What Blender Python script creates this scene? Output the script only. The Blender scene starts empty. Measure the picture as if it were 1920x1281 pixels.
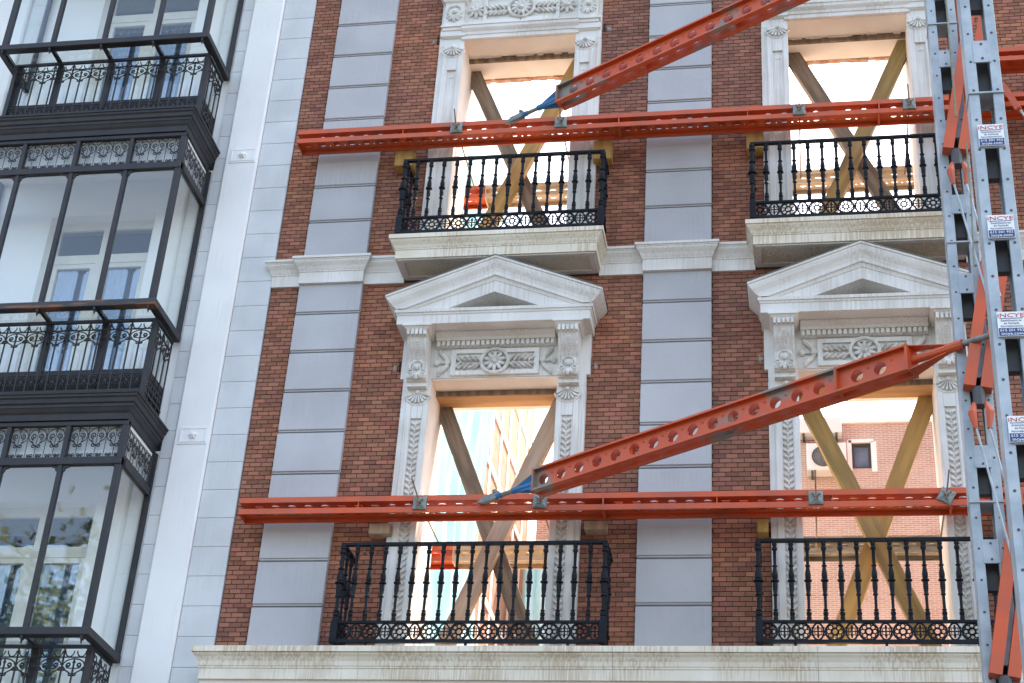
import bpy, math, random
from mathutils import Vector, Matrix
S = bpy.context.scene
R = math.radians
rnd = random.Random(7)

# ---------------------------------------------------------------- camera
def cam_axes(p, y, r):
    cy, sy, cp, sp = math.cos(y), math.sin(y), math.cos(p), math.sin(p)
    f = Vector((-sy*cp, cy*cp, sp)); rt = Vector((cy, sy, 0)); up = rt.cross(f)
    return math.cos(r)*rt+math.sin(r)*up, -math.sin(r)*rt+math.cos(r)*up, f
rt, up, fw = cam_axes(R(30.3173), R(11.3222), R(4.0308))
cd = bpy.data.cameras.new('camera'); cam = bpy.data.objects.new('camera', cd); S.collection.objects.link(cam)
cam.matrix_world = Matrix(((rt.x, up.x, -fw.x, 0), (rt.y, up.y, -fw.y, -14), (rt.z, up.z, -fw.z, 1.6), (0, 0, 0, 1)))
cd.sensor_width = 36; cd.lens = 36*3099.19/1920; cd.clip_start = .1; cd.clip_end = 2000
S.camera = cam
# ---------------------------------------------------------------- world, sun, exposure
SUN_EL, SUN_AZ = 58.0, 40.0      # azimuth in degrees from +Y (behind the facade) towards +X
W = bpy.data.worlds.new('World'); S.world = W; W.use_nodes = True
nt = W.node_tree; bg = nt.nodes['Background']
sky = nt.nodes.new('ShaderNodeTexSky'); sky.sky_type = 'NISHITA'; sky.sun_disc = False
sky.sun_elevation = R(SUN_EL); sky.sun_rotation = R(SUN_AZ); sky.air_density = 1.0; sky.dust_density = 4.0; sky.ozone_density = 1.6
nt.links.new(sky.outputs[0], bg.inputs[0]); bg.inputs[1].default_value = .15
sl = bpy.data.lights.new('sun', 'SUN'); sl.energy = 2.2; sl.angle = R(.5); sl.color = (1, .95, .87)
so = bpy.data.objects.new('sun', sl); S.collection.objects.link(so)
sd = Vector((math.sin(R(SUN_AZ))*math.cos(R(SUN_EL)), math.cos(R(SUN_AZ))*math.cos(R(SUN_EL)), math.sin(R(SUN_EL))))
so.rotation_euler = sd.to_track_quat('Z', 'Y').to_euler(); so.location = sd*60
S.view_settings.use_white_balance = True; S.view_settings.white_balance_temperature = 7450
S.view_settings.view_transform = 'Standard'; S.view_settings.look = 'None'
S.view_settings.exposure = 2.45; S.view_settings.gamma = 1; S.view_settings.use_curve_mapping = False
S.cycles.max_bounces = 8; S.cycles.diffuse_bounces = 5; S.cycles.transparent_max_bounces = 24

# ---------------------------------------------------------------- materials
def lin(c): return tuple(c)+(1,) if len(c) == 3 else c
def mk(name, c1, c2=None, scale=3., rough=.7, metal=0., bump=0., bscale=None, stretch=(1, 1, 1), rand=0., attr=False,
       streak=None, spec=.5, detail=5., contrast=(.35, .65), obj=False):
    m = bpy.data.materials.new(name); m.use_nodes = True
    n = m.node_tree.nodes; L = m.node_tree.links; b = n['Principled BSDF']
    b.inputs['Roughness'].default_value = rough; b.inputs['Metallic'].default_value = metal
    b.inputs['Specular IOR Level'].default_value = spec
    geo = n.new('ShaderNodeNewGeometry'); mp = n.new('ShaderNodeMapping'); mp.inputs['Scale'].default_value = stretch
    tc_ = n.new('ShaderNodeTexCoord')
    L.new(tc_.outputs['Object'] if obj else geo.outputs['Position'], mp.inputs[0])
    col = None
    if c2:
        no = n.new('ShaderNodeTexNoise'); no.inputs['Scale'].default_value = scale; no.inputs['Detail'].default_value = detail
        L.new(mp.outputs[0], no.inputs[0])
        mr = n.new('ShaderNodeMapRange'); mr.inputs[1].default_value, mr.inputs[2].default_value = contrast
        L.new(no.outputs[0], mr.inputs[0])
        mx = n.new('ShaderNodeMix'); mx.data_type = 'RGBA'; mx.inputs[6].default_value = lin(c1); mx.inputs[7].default_value = lin(c2)
        L.new(mr.outputs[0], mx.inputs[0]); col = mx.outputs[2]
    else:
        rg = n.new('ShaderNodeRGB'); rg.outputs[0].default_value = lin(c1); col = rg.outputs[0]
    if streak:                               # (colour, density, mask z list)
        no = n.new('ShaderNodeTexNoise'); no.inputs['Scale'].default_value = 1; no.inputs['Detail'].default_value = 4
        mp2 = n.new('ShaderNodeMapping'); mp2.inputs['Scale'].default_value = (55, 55, 2.2); L.new(geo.outputs['Position'], mp2.inputs[0])
        L.new(mp2.outputs[0], no.inputs[0])
        big = n.new('ShaderNodeTexNoise'); big.inputs['Scale'].default_value = 1.7; L.new(geo.outputs['Position'], big.inputs[0])
        ad = n.new('ShaderNodeMath'); ad.operation = 'MULTIPLY'; L.new(no.outputs[0], ad.inputs[0]); L.new(big.outputs[0], ad.inputs[1])
        mr = n.new('ShaderNodeMapRange'); mr.inputs[1].default_value = streak[1]; mr.inputs[2].default_value = streak[1]+.12; mr.inputs[4].default_value = streak[2]
        L.new(ad.outputs[0], mr.inputs[0])
        mx = n.new('ShaderNodeMix'); mx.data_type = 'RGBA'; mx.inputs[7].default_value = lin(streak[0]); L.new(col, mx.inputs[6]); L.new(mr.outputs[0], mx.inputs[0]); col = mx.outputs[2]
    if rand or attr:
        if attr:
            at = n.new('ShaderNodeAttribute'); at.attribute_name = 'tone'; src = at.outputs['Fac']
        else:
            oi = n.new('ShaderNodeObjectInfo'); src = oi.outputs['Random']
        hs = n.new('ShaderNodeHueSaturation'); mv = n.new('ShaderNodeMapRange'); mv.inputs[3].default_value = 1-rand; mv.inputs[4].default_value = 1+rand
        L.new(src, mv.inputs[0]); L.new(mv.outputs[0], hs.inputs['Value'])
        mh = n.new('ShaderNodeMapRange'); mh.inputs[3].default_value = .493; mh.inputs[4].default_value = .508
        fr = n.new('ShaderNodeMath'); fr.operation = 'MULTIPLY'; fr.inputs[1].default_value = 7.31; L.new(src, fr.inputs[0])
        fr2 = n.new('ShaderNodeMath'); fr2.operation = 'FRACT'; L.new(fr.outputs[0], fr2.inputs[0]); L.new(fr2.outputs[0], mh.inputs[0])
        L.new(mh.outputs[0], hs.inputs['Hue']); L.new(col, hs.inputs['Color']); col = hs.outputs[0]
    L.new(col, b.inputs['Base Color'])
    if bump:
        nb = n.new('ShaderNodeTexNoise'); nb.inputs['Scale'].default_value = bscale or scale*6; nb.inputs['Detail'].default_value = 6
        L.new(mp.outputs[0], nb.inputs[0]); bu = n.new('ShaderNodeBump'); bu.inputs['Strength'].default_value = bump; bu.inputs['Distance'].default_value = .01
        L.new(nb.outputs[0], bu.inputs['Height']); L.new(bu.outputs[0], b.inputs['Normal'])
    return m
M = {}
M['brick'] = mk('brick_object', (.37, .142, .076), (.22, .094, .066), .55, .85, bump=.35, bscale=60, rand=.30, detail=8)
M['bricks'] = mk('brick_mass', (.37, .142, .076), (.22, .094, .066), .55, .85, bump=.35, bscale=60, rand=.30, attr=True, detail=8)
M['mortar'] = mk('mortar', (.10, .058, .045), (.075, .047, .038), 8, .95)
M['brickplain'] = mk('brick_beyond', (.23, .085, .058), (.17, .062, .048), 3, .9)
M['quoin'] = mk('grey_render', (.49, .493, .50), (.41, .413, .42), 1.1, .85, bump=.25, bscale=14, detail=10, rand=.05, streak=((.34, .33, .32), .275, .25))
M['trim'] = mk('stone_trim', (.76, .745, .70), (.64, .62, .57), 2.6, .8, bump=.25, bscale=30, detail=10, streak=((.46, .40, .32), .255, .4))
M['stained'] = mk('stained_trim', (.78, .73, .61), (.69, .63, .50), 3.0, .82, bump=.2, bscale=40, streak=((.40, .27, .15), .235, .55), detail=9)
M['orn'] = mk('carved_stone', (.74, .72, .67), (.50, .47, .41), 12, .85, bump=.3, bscale=60)
M['plaster'] = mk('reveal_plaster', (.80, .74, .68), (.75, .68, .61), 4, .85, bump=.15)
M['rubble'] = mk('broken_brick', (.42, .19, .12), (.55, .38, .28), 12, .95, bump=.8, bscale=30)
M['patch'] = mk('mortar_patch', (.34, .29, .25), (.25, .20, .17), 20, .95, bump=.5)
M['iron'] = mk('black_iron', (.006, .008, .012), (.012, .015, .02), 6, .55, spec=.16)
M['galiron'] = mk('grey_brown_iron', (.023, .024, .028), (.034, .031, .031), 7, .5, spec=.35)
M['rusty'] = mk('rusting_iron', (.035, .034, .037), (.20, .075, .028), 3, .6, stretch=(1, 1, 9), contrast=(.52, .62))
M['orange'] = mk('red_orange_paint', (.62, .088, .019), (.44, .085, .035), 3.5, .5, bump=.12, bscale=20, detail=9, contrast=(.42, .7), streak=((.34, .12, .06), .27, .5))
M['dirtyorange'] = mk('muddy_orange_paint', (.60, .088, .022), (.24, .2, .16), 2.3, .5, contrast=(.52, .6))
M['blue'] = mk('blue_paint', (.008, .16, .36), (.015, .12, .27), 8, .4)
M['galv'] = mk('galvanised_steel', (.42, .47, .49), (.30, .35, .375), 7, .45, metal=.2, bump=.08, bscale=50)
M['galvdark'] = mk('dull_steel', (.16, .17, .16), (.24, .25, .23), 14, .55, metal=.4)
M['wash'] = mk('cast_washer', (.27, .31, .29), (.17, .19, .17), 20, .6, metal=.3)
M['rustrod'] = mk('rusty_rod', (.16, .085, .05), (.24, .2, .15), 30, .6, metal=.3)
M['beigebeam'] = mk('beige_steel', (.52, .40, .28), (.40, .31, .22), 6, .7)  # rear beams, two beige tones
M['greybeam'] = mk('dusty_grey_steel', (.14, .13, .11), (.30, .27, .21), 5, .7, stretch=(1, 1, 6))
M['timber'] = mk('weathered_timber', (.29, .205, .135), (.10, .07, .048), 3.5, .8, bump=.5, bscale=5, detail=9, stretch=(5, 5, .55), obj=True, contrast=(.3, .7))
M['timberpale'] = mk('pale_sawn_timber', (.52, .37, .26), (.33, .225, .145), 3, .75, bump=.5, bscale=5, detail=9, stretch=(5, 5, .55), obj=True, contrast=(.3, .7))
M['timberyel'] = mk('ochre_sawn_timber', (.52, .30, .085), (.31, .18, .06), 3, .75, bump=.5, bscale=5, detail=9, stretch=(5, 5, .55), obj=True, contrast=(.3, .7))
M['timberolive'] = mk('olive_ochre_timber', (.40, .245, .07), (.20, .13, .05), 3.4, .75, bump=.5, bscale=5, detail=9, stretch=(5, 5, .55), obj=True, contrast=(.3, .7))
M['timberlit'] = mk('lit_orange_timber', (.55, .31, .14), (.42, .22, .09), 4, .7, stretch=(.5, 3, 6), bump=.2)  # lit look of the head timbers' underside put into the orange
M['white'] = mk('white_render', (.84, .845, .825), (.78, .785, .765), 1.3, .8, bump=.08, detail=9, streak=((.60, .59, .55), .275, .22))
M['bstone'] = mk('pale_stone_slab', (.64, .66, .66), (.55, .57, .575), 2.0, .8, bump=.15, bscale=30, detail=9, rand=.03, streak=((.45, .45, .44), .275, .22))
M['room'] = mk('white_room_wall', (.86, .87, .85), (.82, .83, .81), 1.5, .8)
M['frame'] = mk('cream_window_frame', (.76, .75, .68), (.70, .69, .62), 6, .5)
M['frost'] = mk('frieze_backing', (.50, .54, .55), (.44, .48, .49), 4, .5)
M['dark'] = mk('dark_room', (.05, .06, .075), None)  # unlit rooms: their darkness is put into the wall colour
M['curtain'] = mk('sheer_curtain', (.24, .29, .35), (.18, .22, .28), 4, .9)  # blue-grey tint stands in for sky reflected in the panes
M['tarp'] = mk('cyan_debris_netting', (.28, .64, .70), (.58, .82, .86), 2.6, .75, stretch=(1, 1.3, .28), bump=.8, bscale=4, contrast=(.3, .72))
M['party'] = mk('pink_party_wall', (.27, .13, .085), (.34, .18, .125), 5, .9, bump=.3, bscale=16)
M['limewash'] = mk('white_plaster_band', (.85, .80, .74), None)
M['signwhite'] = mk('sign_white', (.78, .80, .80), None, rough=.35)
M['signblue'] = mk('sign_blue', (.012, .045, .17), None, rough=.35)
M['signred'] = mk('sign_red', (.55, .06, .03), None, rough=.35)
M['signgrey'] = mk('sign_grey', (.22, .24, .27), None, rough=.4)
M['rope'] = mk('dirty_rope', (.26, .25, .17), (.18, .18, .13), 30, .9)
M['asphalt'] = mk('asphalt', (.05, .05, .052), (.065, .063, .06), 2, .9, bump=.3)
M['paving'] = mk('pavement_slabs', (.28, .27, .25), (.22, .21, .2), 3, .9)
M['earth'] = mk('pale_site_floor', (.60, .47, .36), (.52, .41, .31), .6, .95, bump=.5)  # ground behind the facade, kept pale to bounce light into the openings
M['bark'] = mk('bark', (.13, .10, .07), (.2, .17, .12), 3, .9)
M['leaf'] = mk('leaves', (.055, .085, .02), (.11, .13, .03), 1.2, .6)
M['acwhite'] = mk('ac_casing', (.72, .70, .66), None, rough=.5)
M['acdark'] = mk('ac_fan_dark', (.06, .06, .06), None, rough=.5)

def glass(name, tint=(.975, .99, .985), boost=1.):
    m = bpy.data.materials.new(name); m.use_nodes = True; n = m.node_tree.nodes; L = m.node_tree.links; n.clear()
    o = n.new('ShaderNodeOutputMaterial'); mx = n.new('ShaderNodeMixShader'); t = n.new('ShaderNodeBsdfTransparent'); g = n.new('ShaderNodeBsdfGlossy')
    t.inputs[0].default_value = lin(tint); g.inputs['Roughness'].default_value = .01; g.inputs[0].default_value = (1, 1, 1, 1)
    lw_ = n.new('ShaderNodeLayerWeight'); lw_.inputs[0].default_value = .5      # facing = 1-|cos|
    pw_ = n.new('ShaderNodeMath'); pw_.operation = 'POWER'; pw_.inputs[1].default_value = 5
    fr = n.new('ShaderNodeMath'); fr.operation = 'MULTIPLY_ADD'; fr.inputs[1].default_value = .96; fr.inputs[2].default_value = .04
    L.new(lw_.outputs['Facing'], pw_.inputs[0]); L.new(pw_.outputs[0], fr.inputs[0])
    mu = n.new('ShaderNodeMath'); mu.operation = 'MULTIPLY'; mu.inputs[1].default_value = boost; mu.use_clamp = True
    no = n.new('ShaderNodeTexNoise'); no.inputs['Scale'].default_value = 1.1; bu = n.new('ShaderNodeBump'); bu.inputs['Strength'].default_value = .022; bu.inputs['Distance'].default_value = .05
    L.new(no.outputs[0], bu.inputs['Height']); L.new(bu.outputs[0], g.inputs['Normal'])
    L.new(fr.outputs[0], mu.inputs[0]); L.new(mu.outputs[0], mx.inputs[0]); L.new(t.outputs[0], mx.inputs[1]); L.new(g.outputs[0], mx.inputs[2]); L.new(mx.outputs[0], o.inputs[0])
    return m
M['glass'] = glass('gallery_glass', boost=1.3)
M['winglass'] = glass('window_glass', (.75, .85, .9), 4.0)

M['bluepane'] = mk('blue_grey_pane', (.10, .17, .26), (.16, .24, .33), 3, .12)  # opaque pane, the reflected blue is put into its colour
# distant brick: texture only (its bricks are under 4 px)
def far_brick():
    m = bpy.data.materials.new('distant_brick'); m.use_nodes = True; n = m.node_tree.nodes; L = m.node_tree.links; b = n['Principled BSDF']
    geo = n.new('ShaderNodeNewGeometry'); mp = n.new('ShaderNodeMapping'); mp.inputs['Rotation'].default_value = (R(-90), 0, 0); L.new(geo.outputs['Position'], mp.inputs[0])
    br = n.new('ShaderNodeTexBrick'); br.inputs['Scale'].default_value = 1; br.inputs['Brick Width'].default_value = .15; br.inputs['Row Height'].default_value = .038
    br.inputs['Mortar Size'].default_value = .007; br.inputs['Color1'].default_value = (.36, .175, .13, 1); br.inputs['Color2'].default_value = (.45, .27, .21, 1); br.inputs['Mortar'].default_value = (.60, .48, .41, 1)
    L.new(mp.outputs[0], br.inputs[0])
    no = n.new('ShaderNodeTexNoise'); no.inputs['Scale'].default_value = .7; no.inputs['Detail'].default_value = 6; L.new(geo.outputs['Position'], no.inputs[0])
    mr = n.new('ShaderNodeMapRange'); mr.inputs[1].default_value = .45; mr.inputs[2].default_value = .7; mr.inputs[4].default_value = .55; L.new(no.outputs[0], mr.inputs[0])
    mx = n.new('ShaderNodeMix'); mx.data_type = 'RGBA'; L.new(br.outputs[0], mx.inputs[6]); mx.inputs[7].default_value = (.68, .50, .42, 1); L.new(mr.outputs[0], mx.inputs[0])
    L.new(mx.outputs[2], b.inputs['Base Color']); b.inputs['Roughness'].default_value = .9
    return m
M['farbrick'] = far_brick()

# ---------------------------------------------------------------- mesh builder
class G:
    def __init__(s): s.v = []; s.f = []; s.t = []; s.tone = .5
    def add(s, vs, fs):
        o = len(s.v); s.v += [tuple(p) for p in vs]
        for f in fs: s.f.append(tuple(i+o for i in f)); s.t.append(s.tone)
        return s
    def box(s, x0, x1, y0, y1, z0, z1, back=True):
        x0, x1 = min(x0, x1), max(x0, x1); y0, y1 = min(y0, y1), max(y0, y1); z0, z1 = min(z0, z1), max(z0, z1)
        vs = [(x0, y0, z0), (x1, y0, z0), (x1, y1, z0), (x0, y1, z0), (x0, y0, z1), (x1, y0, z1), (x1, y1, z1), (x0, y1, z1)]
        fs = [(0, 1, 5, 4), (1, 2, 6, 5), (3, 0, 4, 7), (4, 5, 6, 7), (3, 2, 1, 0)]
        if back: fs.append((2, 3, 7, 6))
        return s.add(vs, fs)
    def cbox(s, x0, x1, y0, y1, z0, z1, c=.008):      # front edges chamfered (front = y0)
        a = [(x0, y1, z0), (x1, y1, z0), (x1, y1, z1), (x0, y1, z1)]
        b = [(x0, y0+c, z0), (x1, y0+c, z0), (x1, y0+c, z1), (x0, y0+c, z1)]
        d = [(x0+c, y0, z0+c), (x1-c, y0, z0+c), (x1-c, y0, z1-c), (x0+c, y0, z1-c)]
        fs = [(8, 9, 10, 11)]
        for i in range(4):
            j = (i+1) % 4; fs += [(i, j, 4+j, 4+i), (4+i, 4+j, 8+j, 8+i)]
        return s.add(a+b+d, fs+[(3, 2, 1, 0)])
    def prism(s, poly, axis, a, b):                   # poly of 2D points extruded along axis
        def P(u, w, t): return {'x': (t, u, w), 'y': (u, t, w), 'z': (u, w, t)}[axis]
        n = len(poly); vs = [P(u, w, a) for u, w in poly]+[P(u, w, b) for u, w in poly]
        fs = [(i, (i+1) % n, n+(i+1) % n, n+i) for i in range(n)]+[tuple(range(n))[::-1], tuple(range(n, 2*n))]
        return s.add(vs, fs)
    def bar(s, p, q, w, h, side=None):                # rectangular bar from p to q; w along side vector
        p, q = Vector(p), Vector(q); d = (q-p).normalized()
        sd_ = Vector(side) if side else (Vector((0, 0, 1)).cross(d) if abs(d.z) < .95 else Vector((1, 0, 0)))
        sd_ = (sd_-d*sd_.dot(d)).normalized(); u = d.cross(sd_).normalized()
        vs = []
        for e in (p, q):
            for a, b in ((-1, -1), (1, -1), (1, 1), (-1, 1)): vs.append(e+sd_*a*w/2+u*b*h/2)
        return s.add(vs, [(0, 1, 5, 4), (1, 2, 6, 5), (2, 3, 7, 6), (3, 0, 4, 7), (3, 2, 1, 0), (4, 5, 6, 7)])
    def tube(s, pts, r, n=6, closed=False):
        pts = [Vector(p) for p in pts]; N = len(pts); vs = []; prev = None
        for i, p in enumerate(pts):
            a = pts[(i-1) % N] if (closed or i) else p; b = pts[(i+1) % N] if (closed or i < N-1) else p
            d = (b-a).normalized() if (b-a).length > 1e-9 else Vector((0, 0, 1))
            if prev is None:
                prev = Vector((0, 1, 0)) if abs(d.y) < .9 else Vector((1, 0, 0))
            u = (prev-d*prev.dot(d)); u = u.normalized() if u.length > 1e-6 else Vector((1, 0, 0)); prev = u; w = d.cross(u)
            rr = r[i] if isinstance(r, (list, tuple)) else r
            for k in range(n):
                t = 2*math.pi*k/n; vs.append(p+(u*math.cos(t)+w*math.sin(t))*rr)
        fs = []; rng = N if closed else N-1
        for i in range(rng):
            for k in range(n):
                a = i*n+k; b = i*n+(k+1) % n; c = ((i+1) % N)*n+(k+1) % n; d = ((i+1) % N)*n+k; fs.append((a, b, c, d))
        if not closed: fs += [tuple(range(n))[::-1], tuple(range((N-1)*n, N*n))]
        return s.add(vs, fs)
    def lathe(s, c, prof, n=10, axis='z'):            # prof [(r, t)]
        vs = []
        for r_, t in prof:
            for k in range(n):
                a = 2*math.pi*k/n; u, w = r_*math.cos(a), r_*math.sin(a)
                vs.append({'z': (c[0]+u, c[1]+w, c[2]+t), 'y': (c[0]+u, c[1]+t, c[2]+w), 'x': (c[0]+t, c[1]+u, c[2]+w)}[axis])
        fs = []
        for i in range(len(prof)-1):
            for k in range(n): fs.append((i*n+k, i*n+(k+1) % n, (i+1)*n+(k+1) % n, (i+1)*n+k))
        fs += [tuple(range(n))[::-1], tuple(range((len(prof)-1)*n, len(prof)*n))]
        return s.add(vs, fs)
    def blob(s, c, r, rot=0., n=8, m=5):              # ellipsoid, turned by rot in the XZ plane
        vs = []; cr, sr = math.cos(rot), math.sin(rot)
        for i in range(m+1):
            ph = math.pi*i/m
            for k in range(n):
                th = 2*math.pi*k/n; x, y, z = r[0]*math.sin(ph)*math.cos(th), r[1]*math.sin(ph)*math.sin(th), r[2]*math.cos(ph)
                vs.append((c[0]+x*cr-z*sr, c[1]+y, c[2]+x*sr+z*cr))
        return s.add(vs, [(i*n+k, i*n+(k+1) % n, (i+1)*n+(k+1) % n, (i+1)*n+k) for i in range(m) for k in range(n)])
    def ring(s, c, R0, r, n=20, k=6, axis='y', sx=1., sz=1.):
        pts = []
        for i in range(n):
            a = 2*math.pi*i/n; u, w = R0*math.cos(a)*sx, R0*math.sin(a)*sz
            pts.append({'y': (c[0]+u, c[1], c[2]+w), 'x': (c[0], c[1]+u, c[2]+w), 'z': (c[0]+u, c[1]+w, c[2])}[axis])
        return s.tube(pts, r, k, True)
    def mould(s, x0, x1, prof, yb=0., pref=None, left=True, right=True):
        # prof [(protrusion, z)] run along x on the wall, mitred and returned to the wall at the ends
        pref = min(p for p, z in prof) if pref is None else pref
        vs = []
        for p, z in prof:
            e0 = (p-pref) if left else 0; e1 = (p-pref) if right else 0
            vs += [(x0-e0, yb, z), (x0-e0, -p, z), (x1+e1, -p, z), (x1+e1, yb, z)]
        n = len(prof); fs = []
        for i in range(n-1):
            for k in range(3): fs.append((i*4+k, i*4+k+1, i*4+k+5, i*4+k+4))
        fs += [(3, 2, 1, 0), ((n-1)*4, (n-1)*4+1, (n-1)*4+2, (n-1)*4+3)]
        return s.add(vs, fs)
    def xf(s, mtx):
        s.v = [tuple(mtx @ Vector(p)) for p in s.v]; return s
    def mesh(s, name, mat, smooth=False, tone=False):
        me = bpy.data.meshes.new(name); me.from_pydata(s.v, [], s.f); me.materials.append(M[mat])
        if smooth: me.shade_smooth(); me.set_sharp_from_angle(angle=R(38))
        if tone:
            a = me.attributes.new('tone', 'FLOAT', 'FACE'); a.data.foreach_set('value', s.t)
        me.update(); return me
    def build(s, name, mat, parent=None, smooth=False, tone=False, loc=None):
        return link(name, s.mesh(name, mat, smooth, tone), parent, loc)
def link(name, data, parent=None, loc=None, rz=0.):
    o = bpy.data.objects.new(name, data); S.collection.objects.link(o)
    if parent: o.parent = parent
    if loc: o.location = loc
    if rz: o.rotation_euler = (0, 0, rz)
    return o
def tag(o, label=None, cat=None, group=None, kind=None):
    if label: o['label'] = label
    if cat: o['category'] = cat
    if group: o['group'] = group
    if kind: o['kind'] = kind
    return o
def empty(name, label, cat, group=None, loc=(0, 0, 0)):
    o = bpy.data.objects.new(name, None); S.collection.objects.link(o); o.location = loc; o.empty_display_size = .2
    return tag(o, label, cat, group)
def sub(name, parent):      # a grouping part
    o = bpy.data.objects.new(name, None); S.collection.objects.link(o); o.parent = parent; o.empty_display_size = .1; return o

# ================================================================ ground
tag(G().box(-90, 90, -90, -4.5, -.2, 0).build('road', 'asphalt'), kind='structure')
tag(G().box(-90, 90, -4.5, 0.01, -.2, .13).build('pavement', 'paving'), kind='structure')
tag(G().box(-5.4, 60, .62, 90, -.2, .05).build('ground', 'earth'), kind='structure')
tag(G().box(-90, -5.4, .62, 90, -.2, .0).build('ground', 'earth'), kind='structure')

# ================================================================ brick facade
XL, XR = -2.945, .64           # axes of the two window bays
HW = .635                      # half width of an opening
FL, FU = 9.50, 13.87           # heads of the lower and upper openings
fac = empty('brick_facade', 'retained red brick facade with white stone trim, empty window openings and sky behind', 'building')
# wall core with its openings (mortar colour in front)
core = G()
def wallbox(x0, x1, z0, z1): core.box(x0, x1, .010, .6, z0, z1)
xs = [-5.41, XL-HW, XL+HW, XR-HW, XR+HW]
for a, b in ((xs[0], xs[1]), (xs[2], xs[3]), (xs[4], 3.4)): wallbox(a, b, 3.0, 15.8)
for c in (XL, XR):
    wallbox(c-HW, c+HW, 3.0, 6.58); wallbox(c-HW, c+HW, FL+.05, 10.98); wallbox(c-HW, c+HW, FU+.05, 15.8)
core.build('wall_core', 'mortar', fac)
G().box(3.4, 16, 0, .6, 0, 24).box(-5.41, 3.4, 0, .6, 15.8, 24).box(-5.41, 3.4, 0, .6, 0, 3.0).build('outer_wall', 'brickplain', fac)  # unseen wall beyond the view, extended up and right to block the sun
# pilasters of grey rendered blocks, string course capitals
PIL = [(-5.09, -4.41), (-1.497, -.815)]
BH = .4572
def quoins(x0, x1, zs):
    for i in range(len(zs)-1):
        z1, z0 = zs[i], zs[i+1]
        g = G().cbox(x0, x1, -.055, .01, z0+.036, z1-.002, .005)
        g.box(x0+.003, x1-.003, -.040, .01, z0+.020, z0+.036)
        g.box(x0+.004, x1-.004, -.012, .01, z0-.002, z0+.020)
        g.build('quoin_block', 'quoin', fac)
for x0, x1 in PIL:
    quoins(x0, x1, [10.685]+[10.3125-BH*k for k in range(9)])
    quoins(x0, x1, [14.2035+BH*k for k in range(3, 0, -1)]+[14.2035-BH*k for k in range(8)])
# bricks, each with its own place; keep-out zones for trim
def blocked(x0, x1, z):
    zs = []
    for a, b in PIL: zs.append((a, b))
    if 10.70 < z < 10.96: return [(-9, 9)]
    for c in (XL, XR):
        w = .915 if z < 10.7 else .875
        if z < 10.0 or z > 11.0: zs.append((c-w+.02, c+w-.02))
    return zs
CH, BL = .0476, .1165
allb = []
row = 0; z = 6.56
while z < 14.95:
    off = (row % 2)*BL/2+rnd.uniform(-.006, .006); row += 1
    x = -5.405-BL+off
    segs = [(-5.405, 3.3)]
    for a, b in sorted(blocked(0, 0, z+CH/2)):
        ns = []
        for s0, s1 in segs:
            if b <= s0 or a >= s1: ns.append((s0, s1)); continue
            if a > s0: ns.append((s0, a))
            if b < s1: ns.append((b, s1))
        segs = ns
    while x < 3.3:
        for s0, s1 in segs:
            a, b = max(x, s0), min(x+BL-.0075, s1)
            if b-a > .022: allb.append((a, b, z))
        x += BL
    z += CH
def bdist(b): return (b[0]**2+14**2+(b[2]-1.6)**2)
vis = sorted([b for b in allb if b[2] > 6.62 and b[0] < 1.0 and b[1]-b[0] > .1], key=bdist)[:300]
vs_ = set(vis)
fullme = {}
for a, b, z in vis:
    key = round(b-a, 3)
    if key not in fullme: fullme[key] = G().box(0, b-a, 0, .03, 0, CH-.0078, back=False).mesh('brick', 'brick')
    link('brick', fullme[key], fac, (a, rnd.uniform(-.0015, .0018), z))
g = G()
for a, b, z in allb:
    if (a, b, z) in vs_: continue
    g.tone = rnd.random(); dy = rnd.uniform(-.0015, .0018)
    g.box(a, b, dy, .02+dy, z, z+CH-.0078, back=False)
tag(g.build('brickwork', 'bricks', fac, tone=True), kind='stuff')
# string course
def string_prof(p): return [(p, 10.68), (p, 10.81), (p+.008, 10.815), (p+.008, 10.825), (p+.014, 10.835), (p+.03, 10.87), (p+.055, 10.905), (p+.06, 10.915), (p+.06, 10.93), (p+.066, 10.932), (p+.066, 10.945), (p+.078, 10.947), (p+.078, 10.975)]
spans = [(-5.41, -3.98), (-1.95, -.38), (1.66, 3.3)]
for a, b in spans: G().mould(a, b, string_prof(.03), left=(a < -5), right=False).build('string_course', 'trim', fac)
for a, b in PIL: G().mould(a-.005, b+.005, string_prof(.09)).build('pilaster_capital', 'trim', fac)
# balcony slabs of the upper storey
def slab(c):
    hw = 1.03; c -= .02 if c < 0 else 0
    g = G().mould(c-hw, c+hw, [(.40, 10.735), (.40, 10.83), (.408, 10.835), (.408, 10.845), (.413, 10.85), (.425, 10.88), (.45, 10.915), (.455, 10.925), (.455, 10.938), (.47, 10.94), (.47, 10.988), (.40, 10.99)], pref=.40)
    s = g.build('balcony_slab', 'stained', fac)
    # raised border below the slab
    b = G(); b.box(c-hw+.02, c+hw-.02, -.38, -.33, 10.722, 10.736).box(c-hw+.02, c+hw-.02, -.06, -.001, 10.722, 10.736)
    b.box(c-hw+.02, c-hw+.08, -.33, -.06, 10.722, 10.736).box(c+hw-.08, c+hw-.02, -.33, -.06, 10.722, 10.736)
    b.build('soffit_border', 'trim', s)
slab(XL); slab(XR)
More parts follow.
